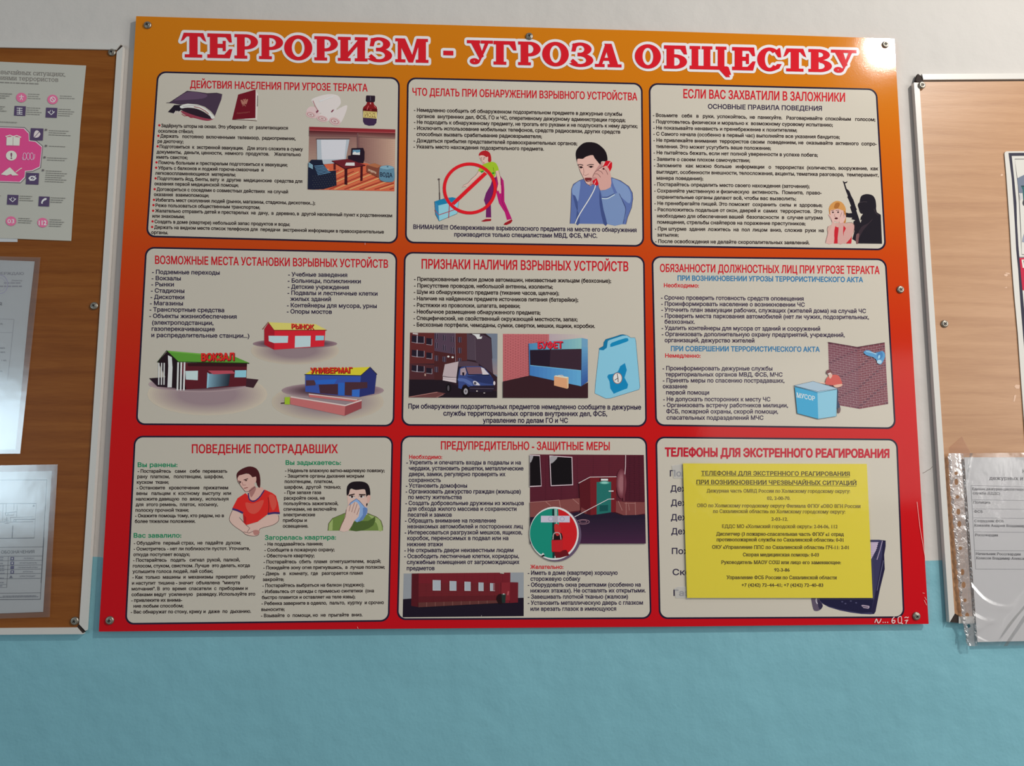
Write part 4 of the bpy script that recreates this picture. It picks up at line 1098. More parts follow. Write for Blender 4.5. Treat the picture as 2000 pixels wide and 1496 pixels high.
a.line((120, 100, 112), [(985, 110), (995, 660)], 10); a.line((104, 88, 100), [(1370, 200), (1385, 640)], 8); a.ell((222, 214, 216), 855, 562, 22, 18); a.ell((222, 214, 216), 938, 576, 22, 18); a.poly((160, 130, 120), [(388, 895), (418, 895), (418, 940), (388, 940)])
a.poly((30, 20, 28), [(95, 1010), (740, 1020), (1100, 1150), (1805, 1240), (1805, 1365), (85, 1358)])
a.poly((96, 56, 56), [(90, 1355), (640, 1250), (800, 1280), (600, 1362)]); a.line((166, 116, 110), [(90, 1350), (400, 1295), (640, 1255)], 10); a.line((140, 96, 92), [(620, 1360), (760, 1300)], 12)
a.ell((16, 12, 16), 860, 1175, 52, 85); a.ell((80, 74, 80), 855, 1178, 20, 56); a.ell((14, 10, 14), 1195, 1235, 85, 105)
a.poly((74, 56, 68), [(1050, 655), (1240, 648), (1440, 690), (1450, 750), (1250, 750), (1050, 760)]); a.poly((168, 152, 156), [(785, 715), (1052, 657), (1010, 985), (740, 950)])
a.line((110, 96, 102), [(745, 940), (850, 960), (1010, 968)], 10); a.poly((186, 172, 176), [(748, 960), (1012, 985), (1008, 1075), (745, 1025)]); a.line((120, 104, 110), [(748, 990), (1010, 1020)], 6)
a.poly((30, 26, 44), [(1040, 770), (1090, 760), (1040, 1080), (1010, 1060)])
a.poly((52, 66, 118), [(1045, 960), (1075, 800), (1110, 765), (1200, 750), (1480, 750), (1560, 790), (1660, 900), (1700, 960), (1735, 1060), (1730, 1130), (1440, 1130), (1280, 1140), (1250, 1160), (1190, 1100), (1140, 1120), (1110, 1195), (1050, 1175)])
a.poly((38, 46, 88), [(1220, 945), (1660, 930), (1735, 1050), (1720, 1100), (1440, 1060), (1300, 990)], 2); a.poly((78, 96, 150), [(1050, 980), (1200, 1000), (1300, 1060), (1330, 1130), (1250, 1110), (1150, 1050), (1050, 1040)], 2)
a.poly((112, 80, 88), [(1200, 770), (1480, 765), (1520, 900), (1250, 905)]); a.poly((190, 182, 188), [(1490, 770), (1545, 790), (1650, 910), (1520, 915)]); a.poly((150, 132, 140), [(1090, 800), (1180, 775), (1210, 880), (1180, 930), (1085, 920)]); a.poly((26, 16, 26), [(1125, 870), (1165, 870), (1165, 930), (1130, 930)])
a.line((24, 26, 40), [(1190, 760), (1240, 912), (1660, 922)], 14)
a.poly((190, 186, 194), [(1335, 1050), (1370, 1035), (1420, 1060), (1475, 1120), (1400, 1120), (1350, 1105)], 2); a.ell((70, 66, 80), 1375, 1082, 26, 28); a.ell((196, 186, 190), 1750, 1080, 20, 40)
a.poly((34, 26, 40), [(1255, 1150), (1440, 1130), (1740, 1125), (1770, 1180), (1700, 1250), (1400, 1260), (1260, 1250)]); a.line((80, 70, 84), [(1270, 1180), (1740, 1190)], 12)
a.ell((20, 14, 18), 1195, 1240, 72, 92); a.ell((150, 146, 152), 1193, 1240, 40, 60); a.ell((90, 86, 92), 1193, 1240, 18, 26); a.ell((200, 186, 180), 1412, 1235, 14, 12); a.ell((180, 170, 170), 1555, 1272, 18, 8)
a.build('parked_truck_picture', PANELS[5])

# canteen kiosk with an abandoned case
a = Print(970, 640, 6.667, AD)
a.shade((168, 152, 160), (188, 178, 168), [(680, 80), (1190, 90), (1190, 330), (680, 330)], 6, 'h')
q = [(82, 80), (682, 84), (430, 625), (82, 700)]
a.poly((182, 100, 104), [(82, 80), (682, 84), (682, 190), (430, 215), (430, 625), (82, 700)]); a.bricks((140, 66, 72), [(82, 80), (682, 84), (682, 560), (82, 700)], 34, 9, 3)
a.poly((52, 28, 34), [(82, 700), (430, 622), (1105, 760), (1190, 710), (1190, 915), (82, 912)])
a.poly((54, 110, 168), [(418, 205), (430, 200), (440, 622), (428, 620)])
a.shade((70, 126, 168), (130, 178, 180), [(425, 208), (1108, 133), (1106, 275), (435, 290)], 8, 'h'); a.poly((36, 24, 38), [(435, 290), (1106, 275), (1100, 556), (438, 488)]); a.poly((54, 36, 48), [(700, 284), (1106, 275), (1100, 556), (690, 514)])
a.shade((62, 112, 174), (92, 158, 200), [(438, 488), (1100, 556), (1100, 762), (440, 622)], 6, 'h'); a.line((112, 172, 204), [(438, 490), (1100, 558)], 8)
a.poly((104, 150, 182), [(1108, 133), (1186, 150), (1188, 700), (1102, 762)]); a.shade((96, 150, 186), (50, 84, 150), [(1108, 250), (1187, 260), (1188, 700), (1102, 762)], 6)
a.text((90, 14, 24), 'БУФЕТ', 545, 276, 862, cap=82, slope=-.02, weight=.05); a.text((205, 40, 58), 'БУФЕТ', 538, 270, 856, cap=84, slope=-.02, weight=.04)
a.poly((206, 150, 112), [(748, 628), (912, 655), (918, 795), (748, 752)]); a.poly((220, 172, 136), [(912, 655), (936, 645), (936, 782), (918, 795)]); a.poly((232, 206, 186), [(745, 632), (770, 620), (936, 642), (912, 658)]); a.line((214, 190, 180), [(800, 622), (850, 618), (870, 632)], 8)
a.build('canteen_picture', PANELS[5])
a = Print(970, 640, 6.667, AD)
a.poly((20, 112, 156), [(1332, 272), (1390, 240), (1395, 190), (1420, 155), (1620, 88), (1660, 92), (1705, 105), (1450, 170), (1440, 260), (1390, 295), (1335, 290)])
a.poly((128, 186, 222), [(1335, 288), (1390, 294), (1435, 260), (1445, 190), (1470, 160), (1640, 105), (1700, 100), (1745, 130), (1802, 130), (1812, 170), (1866, 770), (1855, 805), (1480, 920), (1420, 922), (1278, 855), (1285, 740)])
a.line((30, 60, 90), [(1335, 288), (1285, 740), (1278, 855), (1420, 922), (1480, 920), (1855, 805), (1866, 770), (1812, 170), (1802, 130), (1745, 130), (1700, 100), (1640, 88), (1420, 152), (1395, 190), (1390, 240), (1332, 272)], 4)
a.poly((20, 128, 176), [(1480, 235), (1500, 195), (1680, 135), (1712, 150), (1700, 180), (1500, 248)], 2)
a.poly((20, 126, 176), [(1440, 640), (1455, 610), (1520, 600), (1580, 570), (1610, 500), (1670, 460), (1695, 550), (1665, 650), (1712, 740), (1700, 790), (1620, 820), (1525, 860), (1480, 790), (1470, 700)], 0)
a.ell((150, 100, 80), 1574, 658, 62, 74); a.ell((216, 210, 222), 1574, 658, 54, 66)
a.line((40, 30, 34), [(1570, 600), (1580, 660), (1582, 708)], 9); a.line((40, 30, 34), [(1535, 684), (1582, 655)], 8)
a.build('canister_picture', PANELS[5])

# brick wall, loudspeaker, man behind a rubbish bin (panel 6)
a = Print(1530, 660, 8.8, AD)
L_, R_ = [(768, 72), (1270, 160), (1310, 1220), (800, 1130)], [(1270, 160), (1742, 82), (1802, 1135), (1310, 1220)]
a.poly((128, 80, 92), L_); a.poly((132, 78, 88), R_)
for q, u in ((L_, (0, .5)), (R_, (0, .5))):
    for i in range(26):
        j = (i * 7) % 8
        a.poly((108, 66, 80), [a.quad_pt(q, (j + .1) / 8, i / 26), a.quad_pt(q, (j + .9) / 8, i / 26), a.quad_pt(q, (j + .9) / 8, (i + .9) / 26), a.quad_pt(q, (j + .1) / 8, (i + .9) / 26)], up=False)
a.bricks((192, 160, 166), L_, 26, 5, 4); a.bricks((192, 160, 166), R_, 26, 5, 4)
a.line((84, 54, 66), [(768, 72), (1270, 158), (1742, 80)], 8)
a.poly((92, 156, 204), [(1380, 250), (1420, 212), (1480, 215), (1560, 255), (1640, 240), (1700, 225), (1740, 260), (1745, 330), (1715, 400), (1680, 450), (1630, 440), (1600, 380), (1540, 330), (1440, 300)], 3)
a.ell((70, 130, 186), 1660, 300, 48, 66, 15); a.ell((160, 206, 232), 1645, 325, 18, 34, 15); a.ell((176, 212, 232), 1650, 410, 42, 34); a.line((170, 210, 235), [(1420, 230), (1520, 250), (1600, 280)], 14, s=3)
a.poly((64, 70, 96), [(920, 880), (945, 900), (940, 1080), (980, 1190), (960, 1230), (920, 1210)]); a.poly((116, 92, 96), [(940, 1210), (975, 1190), (985, 1230), (970, 1285), (940, 1290), (935, 1250)], 2)
a.poly((206, 92, 84), [(720, 770), (745, 690), (790, 655), (880, 630), (950, 650), (990, 720), (1010, 790), (930, 830), (860, 815), (740, 800)], 2); a.poly((224, 180, 160), [(860, 815), (1000, 790), (1015, 815), (960, 845), (900, 850)], 2); a.line((232, 190, 172), [(630, 770), (720, 780)], 18)
a.poly((222, 180, 164), [(770, 610), (830, 590), (838, 660), (800, 700), (775, 640)], 2); a.poly((120, 72, 76), [(738, 590), (760, 550), (810, 545), (842, 580), (835, 620), (810, 590), (770, 605), (755, 625)], 2); a.ell((214, 210, 216), 790, 615, 26, 10)
a.poly((64, 164, 208), [(195, 835), (585, 930), (600, 1392), (240, 1296)]); a.poly((140, 198, 222), [(585, 930), (925, 880), (912, 1345), (600, 1392)]); a.poly((168, 192, 210), [(178, 820), (510, 745), (935, 870), (590, 930)])
a.line((48, 78, 104), [(178, 820), (510, 745), (935, 868), (590, 920), (178, 820)], 5); a.line((48, 78, 104), [(935, 885), (590, 942), (185, 838)], 5); a.line((48, 78, 104), [(195, 840), (240, 1296), (600, 1392), (912, 1345), (925, 885)], 5)
a.text((222, 232, 240), 'МУСОР', 232, 1018, 540, cap=78, slope=.2, weight=.01, serif=True)
a.build('rubbish_bin_picture', PANELS[6])

# wounded man, man with a cloth over his face (panel 7)
a = Print(430, 900, 5.882, AD)
a.poly((190, 150, 140), [(140, 570), (250, 600), (220, 650), (300, 740), (340, 770), (310, 820), (250, 810), (150, 740), (105, 670)], 2)
a.poly((190, 150, 140), [(570, 620), (660, 620), (670, 690), (600, 740), (460, 780), (440, 850), (380, 865), (300, 845), (270, 820), (340, 790), (320, 740), (420, 710)], 2)
a.line(OUT, [(140, 570), (105, 670), (150, 740), (250, 810), (300, 850), (380, 865), (440, 850), (460, 780), (600, 740), (670, 690), (670, 625)], 5, s=3); a.line(OUT, [(220, 650), (300, 740), (340, 772), (310, 820)], 5); a.line(OUT, [(270, 815), (330, 830), (400, 800)], 5)
a.poly((150, 104, 98), [(380, 800), (430, 795), (455, 820), (430, 850), (390, 850)], 2)
a.poly((186, 34, 30), [(140, 545), (200, 430), (290, 370), (380, 450), (440, 410), (510, 330), (600, 370), (640, 400), (665, 480), (685, 600), (545, 615), (430, 700), (300, 738), (270, 710), (262, 600), (180, 560)])
a.poly((204, 66, 56), [(290, 480), (380, 490), (500, 450), (460, 560), (390, 610), (320, 580)], 3); a.poly((150, 24, 26), [(262, 610), (300, 650), (300, 735), (270, 710)]); a.poly((204, 66, 56), [(560, 400), (620, 400), (650, 500), (600, 570)], 3)
a.line((60, 14, 18), [(550, 420), (560, 520), (550, 610)], 5, s=3); a.line((52, 36, 84), [(140, 552), (200, 570), (262, 600)], 22, s=3); a.line((52, 36, 84), [(545, 610), (620, 598), (685, 602)], 22, s=3)
a.poly((178, 138, 128), [(320, 360), (450, 300), (500, 335), (440, 430), (370, 455), (330, 420)], 2); a.line((52, 36, 84), [(325, 370), (335, 440), (385, 465), (450, 420), (505, 340)], 14, s=4)
a.poly((60, 20, 24), [(188, 160), (230, 105), (320, 66), (400, 78), (445, 130), (462, 220), (455, 310), (425, 280), (410, 240), (330, 150), (250, 160), (215, 175), (205, 250)], 3)
a.poly((182, 142, 132), [(200, 230), (215, 170), (330, 150), (370, 190), (412, 180), (412, 240), (390, 260), (400, 300), (340, 345), (290, 355), (265, 320), (240, 295), (225, 260)], 2)
a.poly((140, 96, 92), [(330, 340), (395, 290), (410, 330), (360, 420), (340, 380)], 2)
a.line((50, 22, 22), [(205, 232), (240, 240)], 9); a.line((50, 22, 22), [(270, 220), (320, 205)], 9); a.ell((40, 20, 22), 228, 250, 11, 7); a.ell((40, 20, 22), 298, 226, 13, 7); a.line((120, 76, 74), [(252, 245), (262, 280), (295, 278)], 5); a.line((110, 50, 50), [(275, 316), (318, 306)], 8); a.line(OUT, [(205, 240), (240, 295), (290, 355), (345, 345), (400, 300)], 4)
a.build('wounded_man_picture', PANELS[7])
a = Print(430, 900, 5.882, AD)
a.poly((96, 116, 58), [(1236, 802), (1245, 720), (1290, 660), (1440, 598), (1690, 600), (1800, 645), (1850, 690), (1870, 760), (1870, 802)], 0)
a.poly((134, 150, 92), [(1245, 800), (1255, 720), (1295, 670), (1290, 800)]); a.poly((134, 150, 92), [(1700, 620), (1790, 650), (1840, 690), (1860, 800), (1820, 800), (1800, 720)], 2); a.poly((66, 84, 40), [(1520, 700), (1700, 690), (1780, 640), (1760, 740), (1640, 800), (1500, 800)], 2)
a.line(OUT, [(1236, 802), (1245, 720), (1290, 660), (1440, 598)], 4); a.line(OUT, [(1690, 600), (1800, 645), (1850, 690), (1870, 760)], 4)
a.poly((194, 158, 148), [(1460, 400), (1480, 330), (1690, 330), (1725, 400), (1715, 460), (1690, 490), (1690, 620), (1480, 620), (1465, 480)], 0)
a.poly((24, 16, 22), [(1455, 395), (1458, 300), (1500, 250), (1570, 236), (1660, 245), (1710, 290), (1725, 390), (1690, 400), (1680, 420), (1670, 350), (1650, 325), (1560, 335), (1500, 320), (1478, 380)], 3); a.poly((24, 16, 22), [(1678, 490), (1694, 486), (1692, 510), (1678, 528)])
a.poly((186, 146, 136), [(1690, 400), (1725, 400), (1722, 450), (1695, 490)], 2); a.line((30, 18, 20), [(1475, 398), (1545, 382)], 13); a.line((30, 18, 20), [(1595, 388), (1670, 390)], 13)
a.ell((215, 205, 205), 1515, 416, 32, 10); a.ell((215, 205, 205), 1625, 412, 32, 10); a.ell((40, 22, 22), 1515, 414, 13, 11); a.ell((40, 22, 22), 1622, 411, 13, 11); a.line((40, 22, 22), [(1485, 408), (1515, 400), (1548, 412)], 5); a.line((40, 22, 22), [(1593, 408), (1625, 398), (1660, 408)], 5)
a.poly((118, 146, 190), [(1480, 510), (1500, 480), (1540, 450), (1565, 435), (1600, 462), (1660, 530), (1690, 540), (1690, 600), (1640, 680), (1570, 706), (1500, 650)], 0); a.poly((86, 112, 160), [(1640, 540), (1688, 545), (1686, 600), (1640, 676), (1580, 700), (1640, 620)], 2); a.line((52, 70, 110), [(1480, 510), (1500, 480), (1565, 435), (1600, 462), (1660, 530)], 5)
a.poly((200, 160, 150), [(1450, 560), (1470, 520), (1520, 490), (1545, 470), (1570, 475), (1590, 500), (1605, 540), (1590, 640), (1540, 690), (1475, 802), (1370, 802), (1420, 690)], 2)
for q in ([(1500, 500), (1480, 580)], [(1545, 475), (1510, 590)], [(1575, 490), (1540, 600)], [(1600, 540), (1570, 620)], [(1450, 560), (1440, 640), (1400, 720), (1370, 800)]):
    a.line((112, 72, 70), q, 5)
a.build('masked_man_picture', PANELS[7])

# cellar door, padlock detail, brick building (panel 8)
a = Print(1020, 880, 6.504, AD)
a.poly((84, 28, 42), [(95, 48), (1545, 55), (1570, 1182), (100, 1182)])
a.shade((86, 30, 44), (96, 34, 46), [(95, 48), (1310, 54), (1300, 640), (98, 660)], 4, 'h'); a.bricks((66, 22, 36), [(95, 48), (1310, 54), (1300, 640), (98, 640)], 44, 3, 3); a.bricks((58, 22, 34), [(1310, 54), (1545, 55), (1556, 660), (1305, 650)], 42, 2, 3)
a.blob((150, 100, 106), (96, 38, 50), 1260, 420, 66, 190, 5)
a.line((206, 180, 186), [(1314, 56), (1312, 200), (1296, 400)], 9); a.line((104, 48, 58), [(1296, 300), (1292, 640)], 22)
a.poly((122, 68, 66), [(98, 660), (730, 605), (735, 760), (100, 850)]); a.poly((120, 64, 64), [(1180, 640), (1300, 650), (1556, 655), (1558, 800), (1330, 838), (1180, 780)])
for q in ([(300, 650), (360, 700)], [(470, 630), (490, 760)], [(640, 612), (720, 680)], [(1220, 640), (1270, 760)], [(1320, 655), (1320, 830)], [(1435, 655), (1440, 820)], [(1300, 668), (1440, 668)], [(1350, 680), (1360, 760)], [(100, 658), (470, 628)]):
    a.line((160, 112, 108), q, 7)
for q in ([(80, 52), (226, 58), (246, 455), (80, 462)], [(345, 62), (636, 80), (646, 440), (362, 452)]):
    c = np.mean(q, 0)
    x0 = max(95, q[0][0])
    qq = [(max(95, x), y) for x, y in q]
    a.poly((196, 176, 184), qq); iq = [(c[0] + (x - c[0]) * .93 if x > 96 else 97, c[1] + (y - c[1]) * .94) for x, y in qq]
    a.poly((18, 12, 16), iq); a.poly((150, 146, 150), [iq[0], (iq[0][0] * .65 + iq[1][0] * .35, iq[0][1] + 2), (iq[0][0] * .8 + iq[1][0] * .2, iq[0][1] + 60), (iq[0][0] + 4, iq[0][1] + 90)], 2)
a.poly((82, 22, 30), [(722, 412), (862, 340), (868, 822), (738, 790)]); a.poly((108, 28, 34), [(862, 340), (1196, 338), (1190, 780), (1140, 785), (950, 815), (868, 824)])
a.poly((34, 104, 98), [(945, 400), (1130, 395), (1128, 785), (945, 812)]); a.blob((140, 196, 186), (40, 112, 104), 1045, 408, 70, 22, 4); a.poly((20, 74, 74), [(985, 695), (1090, 690), (1090, 765), (985, 772)])
a.line((216, 196, 198), [(715, 414), (862, 336), (1196, 332)], 8); a.poly((40, 14, 20), [(985, 350), (1095, 350), (1095, 385), (985, 385)]); a.poly((226, 218, 220), [(1000, 358), (1090, 358), (1090, 382), (1000, 382)]); a.line((222, 214, 214), [(1098, 515), (1160, 514)], 12)
a.shade((34, 24, 42), (64, 34, 60), [(100, 845), (1562, 815), (1570, 1182), (100, 1182)], 6); a.poly((34, 24, 42), [(700, 780), (870, 820), (950, 812), (1140, 782), (1300, 835), (1562, 812), (1562, 860), (560, 860), (600, 800)]); a.poly((110, 54, 56), [(750, 720), (820, 760), (815, 805), (745, 780)])
a.ring((170, 128, 140), 775, 905, 80, 74, 32, 27); a.ring((150, 108, 124), 775, 903, 50, 42, 18, 14)
a.line((216, 200, 202), [(650, 850), (1095, 616), (1168, 614)], 8)
a.ell((92, 76, 98), 432, 1070, 318, 338, n=48); a.ell((218, 210, 212), 405, 1052, 313, 338, n=48); a.ell((22, 128, 110), 397, 1052, 300, 316, n=48)
th = np.linspace(-math.pi * .46, math.pi * .5, 24)
a.poly((188, 28, 34), [(455, 1368), (430, 1240), (470, 1000), (455, 745)] + [(397 + 300 * math.cos(t), 1052 + 316 * math.sin(t)) for t in np.linspace(-1.36, 1.40, 24)]); a.poly((96, 18, 26), [(390, 1280), (560, 1260), (600, 1330), (480, 1362), (400, 1366)])
a.poly((16, 50, 50), [(380, 745), (410, 742), (412, 1360), (385, 1365)]); a.line((190, 216, 214), [(416, 742), (418, 830)], 10); a.line((190, 206, 206), [(436, 742), (438, 935)], 8); a.line((190, 216, 214), [(416, 1340), (418, 1366)], 10)
a.poly((184, 180, 196), [(238, 828), (604, 828), (604, 912), (236, 912)]); a.poly((162, 158, 168), [(390, 828), (452, 828), (452, 912), (390, 912)]); a.ring((140, 142, 168), 362, 868, 30, 24); a.ring((140, 142, 168), 508, 868, 30, 24)
a.poly((30, 14, 16), [(395, 1060), (430, 1040), (500, 1050), (505, 1140), (380, 1140)], 2); a.poly((178, 46, 46), [(408, 940), (450, 932), (490, 980), (480, 1060), (440, 1085), (412, 1030)], 2); a.line((170, 150, 150), [(390, 1130), (400, 1060), (440, 1040), (480, 1060), (492, 1130)], 12, s=4)
a.poly((176, 32, 38), [(372, 1138), (512, 1135), (516, 1268), (480, 1290), (376, 1285)], 0); a.line((128, 20, 26), [(376, 1285), (480, 1290), (516, 1268)], 8)
a.poly((220, 216, 220), [(235, 1330), (262, 1298), (284, 1320), (258, 1334)]); a.poly((26, 16, 22), [(240, 1336), (278, 1318), (282, 1345), (255, 1350)])
a.build('cellar_door_picture', PANELS[8])
a = Print(780, 1100, 7.692, AD)
a.poly((132, 136, 142), [(65, 155), (1868, 138), (1868, 520), (55, 545)]); a.poly((24, 16, 30), [(55, 540), (180, 530), (1790, 520), (1868, 518), (1868, 795), (50, 812)])
a.poly((72, 18, 26), [(185, 155), (290, 152), (290, 660), (178, 640)]); a.poly((108, 28, 38), [(290, 152), (1668, 140), (1664, 595), (1500, 598), (285, 662)]); a.poly((84, 26, 32), [(288, 400), (1500, 400), (1500, 598), (285, 662)]); a.poly((98, 30, 36), [(289, 300), (1500, 300), (1500, 480), (288, 500)])
a.bricks((90, 22, 30), [(290, 152), (1668, 140), (1664, 560), (288, 590)], 26, 6, 2.5)
a.poly((86, 46, 44), [(285, 590), (1480, 556), (1480, 598), (285, 662)])
for i in range(8):
    x = 410 + i * 130
    a.line((124, 84, 78), [(x, 588 - i * 4), (x, 655 - i * 7)], 6, up=False)
a.poly((120, 34, 42), [(1530, 290), (1662, 285), (1662, 560), (1530, 560)]); a.poly((98, 24, 34), [(1662, 285), (1785, 288), (1782, 590), (1660, 598)]); a.line((160, 76, 82), [(1640, 420), (1628, 480)], 22)
for x0, x1, y0, y1 in ((502, 622, 252, 410), (756, 858, 266, 412), (980, 1072, 276, 414), (1190, 1266, 288, 416), (1364, 1436, 298, 416)):
    a.poly((150, 156, 164), [(x0, y0), (x1, y0 + 3), (x1, y1), (x0, y1)], up=False); a.line((190, 190, 196), [(x0 + 3, y0), (x0 + 3, y1)], 7, up=False); a.line((190, 190, 196), [(x0, y1 - 3), (x1, y1 - 3)], 6, up=False)
a.poly((124, 72, 80), [(1410, 302), (1436, 302), (1436, 412), (1410, 412)]); a.ell((30, 12, 16), 1520, 535, 60, 75); a.poly((28, 44, 40), [(1535, 470), (1600, 470), (1592, 595), (1542, 595)]); a.ell((60, 70, 64), 1568, 468, 33, 12); a.ell((210, 206, 206), 1568, 462, 14, 6)
a.poly((168, 158, 150), [(1508, 140), (1572, 138), (1570, 160), (1512, 152)]); a.line((150, 140, 140), [(1232, 780), (1236, 800)], 5)
a.build('brick_building_picture', PANELS[8])

# telephone set peeking out from under the yellow notice (panel 9)
a = Print(1640, 1030, 7.126, AD)
a.poly((60, 58, 92), [(-300, 178), (545, 172), (640, 182), (640, 260), (620, 380), (628, 580), (560, 860), (500, 1170), (480, 1205), (430, 1210), (300, 1205), (150, 1185), (0, 1155), (-150, 1110), (-280, 1040), (-340, 960)])
a.poly((40, 36, 66), [(600, 180), (640, 182), (640, 260), (620, 380), (628, 580), (560, 860), (500, 1170), (470, 1208), (440, 1180), (540, 700), (590, 400)], 0); a.line((120, 120, 150), [(610, 460), (570, 640), (520, 880)], 6)
a.poly((196, 180, 204), [(200, 205), (540, 205), (515, 300), (440, 440), (200, 440)])
for i in range(8):
    y = 222 + i * 26
    a.line((150, 128, 160), [(200, y), (520 - i * 8, y)], 4, up=False); a.line((46, 40, 66), [(528 - i * 7, y + 6), (562 - i * 8, y + 8)], 12, up=False)
a.line((176, 160, 188), [(595, 185), (560, 320), (518, 450)], 10)
a.poly((34, 32, 62), [(-300, 1000), (470, 1000), (440, 1180), (300, 1190), (0, 1140), (-200, 1080)], 0); a.poly((178, 160, 180), [(300, 1085), (320, 1078), (410, 1092), (418, 1110), (400, 1132), (330, 1120)]); a.line((96, 84, 104), [(320, 1100), (395, 1112)], 14)
for x, y in ((35, 1035), (155, 1025), (80, 1060), (230, 1050)):
    a.ell((84, 82, 116), x, y, 14, 9, n=10, up=False)
a.at(1560, 1130, 11.765)
a.poly((96, 84, 104), [(295, 420), (440, 420), (480, 500), (550, 600), (545, 660), (490, 720), (430, 745), (370, 740), (335, 700), (300, 540)], 2); a.poly((52, 46, 72), [(440, 470), (500, 540), (550, 620), (500, 715), (450, 640)], 2); a.line((210, 204, 214), [(405, 450), (400, 520), (430, 580)], 20, s=3)
a.build('telephone_set_picture', PANELS[9])

# ------------------------------------------------------------------ yellow notice taped over panel 9
ND = PF + 0.0028
NQ = [(1334, 905), (1693, 906), (1704.6, 1167.7), (1342, 1167.7)]
c0 = cast([(1523, 1167)], PF + 0.001)[0]
notice = thing('yellow_notice', 'yellow sheet of emergency telephone numbers on the lower right of the big poster', 'notice', c0)
M_YEL = principled('yellow_paper', (0.90, 0.745, 0.045), 0.6, 0.25)
solid('paper_sheet', NQ, ND - 0.0007, ND, M_YEL, notice)
t = Print(1320, 890, 4.9875, ND + 0.00015, paper_ink)
M_NB = paper_ink((72, 56, 22), 1500); M_NB2 = paper_ink((112, 94, 34), 1500)
for x0, y0, x1, y1, s in ((248, 188, 1693, 196, 'ТЕЛЕФОНЫ ДЛЯ ЭКСТРЕННОГО РЕАГИРОВАНИЯ'), (202, 275, 1758, 285, 'ПРИ ВОЗНИКНОВЕНИИ ЧРЕЗВЫЧАЙНЫХ СИТУАЦИЙ')):
    t.text(M_NB, s, x0, y0, x1, cap=39, y1=y1, weight=.022, serif=True, up=False)
    t.line(M_NB, [(x0, y0 + 9), (x1, y1 + 11)], 4, up=False)
for i, (x0, y0, x1, y1, s) in enumerate([(302, 357, 1697, 362, 'Дежурная часть ОМВД России по Холмскому городскому округу:'), (890, 429, 1115, 430, '02, 2-00-70.'), (208, 500, 1797, 508, 'ОВО по Холмскому городскому округу Филиала ФГКУ «ОВО ВГН России'),
        (365, 556, 1650, 562, 'по Сахалинской области» по Холмскому городскому округу:'), (932, 632, 1092, 633, '2-03-12.'), (452, 703, 1575, 706, 'ЕДДС МО «Холмский городской округ»: 2-04-06, 112'),
        (395, 777, 1636, 781, 'Диспетчер (3 пожарно-спасательная часть ФГКУ «1 отряд'), (400, 832, 1632, 836, 'противопожарной службы по Сахалинской области»: 0-01'), (355, 905, 1683, 909, 'ОКУ «Управление ППС по Сахалинской области» ПЧ-11: 2-01'),
        (655, 979, 1393, 981, 'Скорая медицинская помощь: 0-03'), (445, 1053, 1608, 1056, 'Руководитель МАОУ СОШ или лицо его заменяющее:'), (960, 1128, 1108, 1128, '92-3-86'), (497, 1201, 1565, 1203, 'Управление ФСБ России по Сахалинской области'), (642, 1275, 1435, 1276, '+7 (4242) 72–44–41; +7 (4242) 72–40–83')]):
    t.text(M_NB if i > 5 else M_NB2, s, x0, y0, x1, cap=33, y1=y1, weight=.02, serif=True, up=False)
t.build('printed_text', notice)

def sheet_mesh(name, q, d, mat, parent, amp=0.001, nx=24, ny=24, seed=0, freq=5.0, creases=()):
    """thin plastic over the quad q (image points), gently wavy"""
    r = np.random.RandomState(seed)
    ph = r.rand(6) * 6.28
    U, V = np.meshgrid(np.linspace(0, 1, nx), np.linspace(0, 1, ny))
    q = np.asarray(q, float)
    P = ((q[0] * (1 - U[..., None]) + q[1] * U[..., None]) * (1 - V[..., None]) + (q[3] * (1 - U[..., None]) + q[2] * U[..., None]) * V[..., None]).reshape(-1, 2)
    v = cast(P, d)
    u, w = U.ravel(), V.ravel()
    v[:, 1] -= amp * (0.5 + 0.25 * np.sin(freq * u + ph[0] + 1.7 * np.sin(freq * .7 * w + ph[1])) + 0.25 * np.sin(freq * 1.3 * w + ph[2] + 1.3 * u))
    for (au, aw, off, hgt, wid) in creases:                # sharp little folds
        v[:, 1] -= hgt * np.exp(-((u * au + w * aw + 0.05 * np.sin(9 * u + 5 * w) - off) / wid) ** 2) * (0.5 + 0.5 * np.sin(7 * u - 5 * w + off * 9))
    f = [[j * nx + i, j * nx + i + 1, (j + 1) * nx + i + 1, (j + 1) * nx + i] for j in range(ny - 1) for i in range(nx - 1)]
    return make_obj(name, v, f, mat, parent, smooth=True)
sheet_mesh('laminate_film', [(1331, 902), (1696, 902.5), (1708, 1171), (1339, 1171)], ND + 0.0005, M_FILM, notice, 0.0009, seed=2, freq=7)

# scraps of old clear tape where something was stuck before
def tape(pts, d, mat, label, name='tape_scrap', group=None):
    o = make_obj(name, cast(pts, d), tris(cast(pts, d)[:, [0, 2]]), mat)
    tag(o, label, 'tape', group)
    return o
tape([(1312, 909), (1334, 906), (1335, 934), (1316, 934)], PF + 0.0013, M_TAPE, 'scrap of cloudy clear tape at the upper left corner of the yellow notice')
tape([(1317, 1149), (1326, 1145), (1342, 1146), (1342.5, 1168), (1320, 1168)], PF + 0.0013, M_TAPE, 'scrap of cloudy clear tape at the lower left corner of the yellow notice')

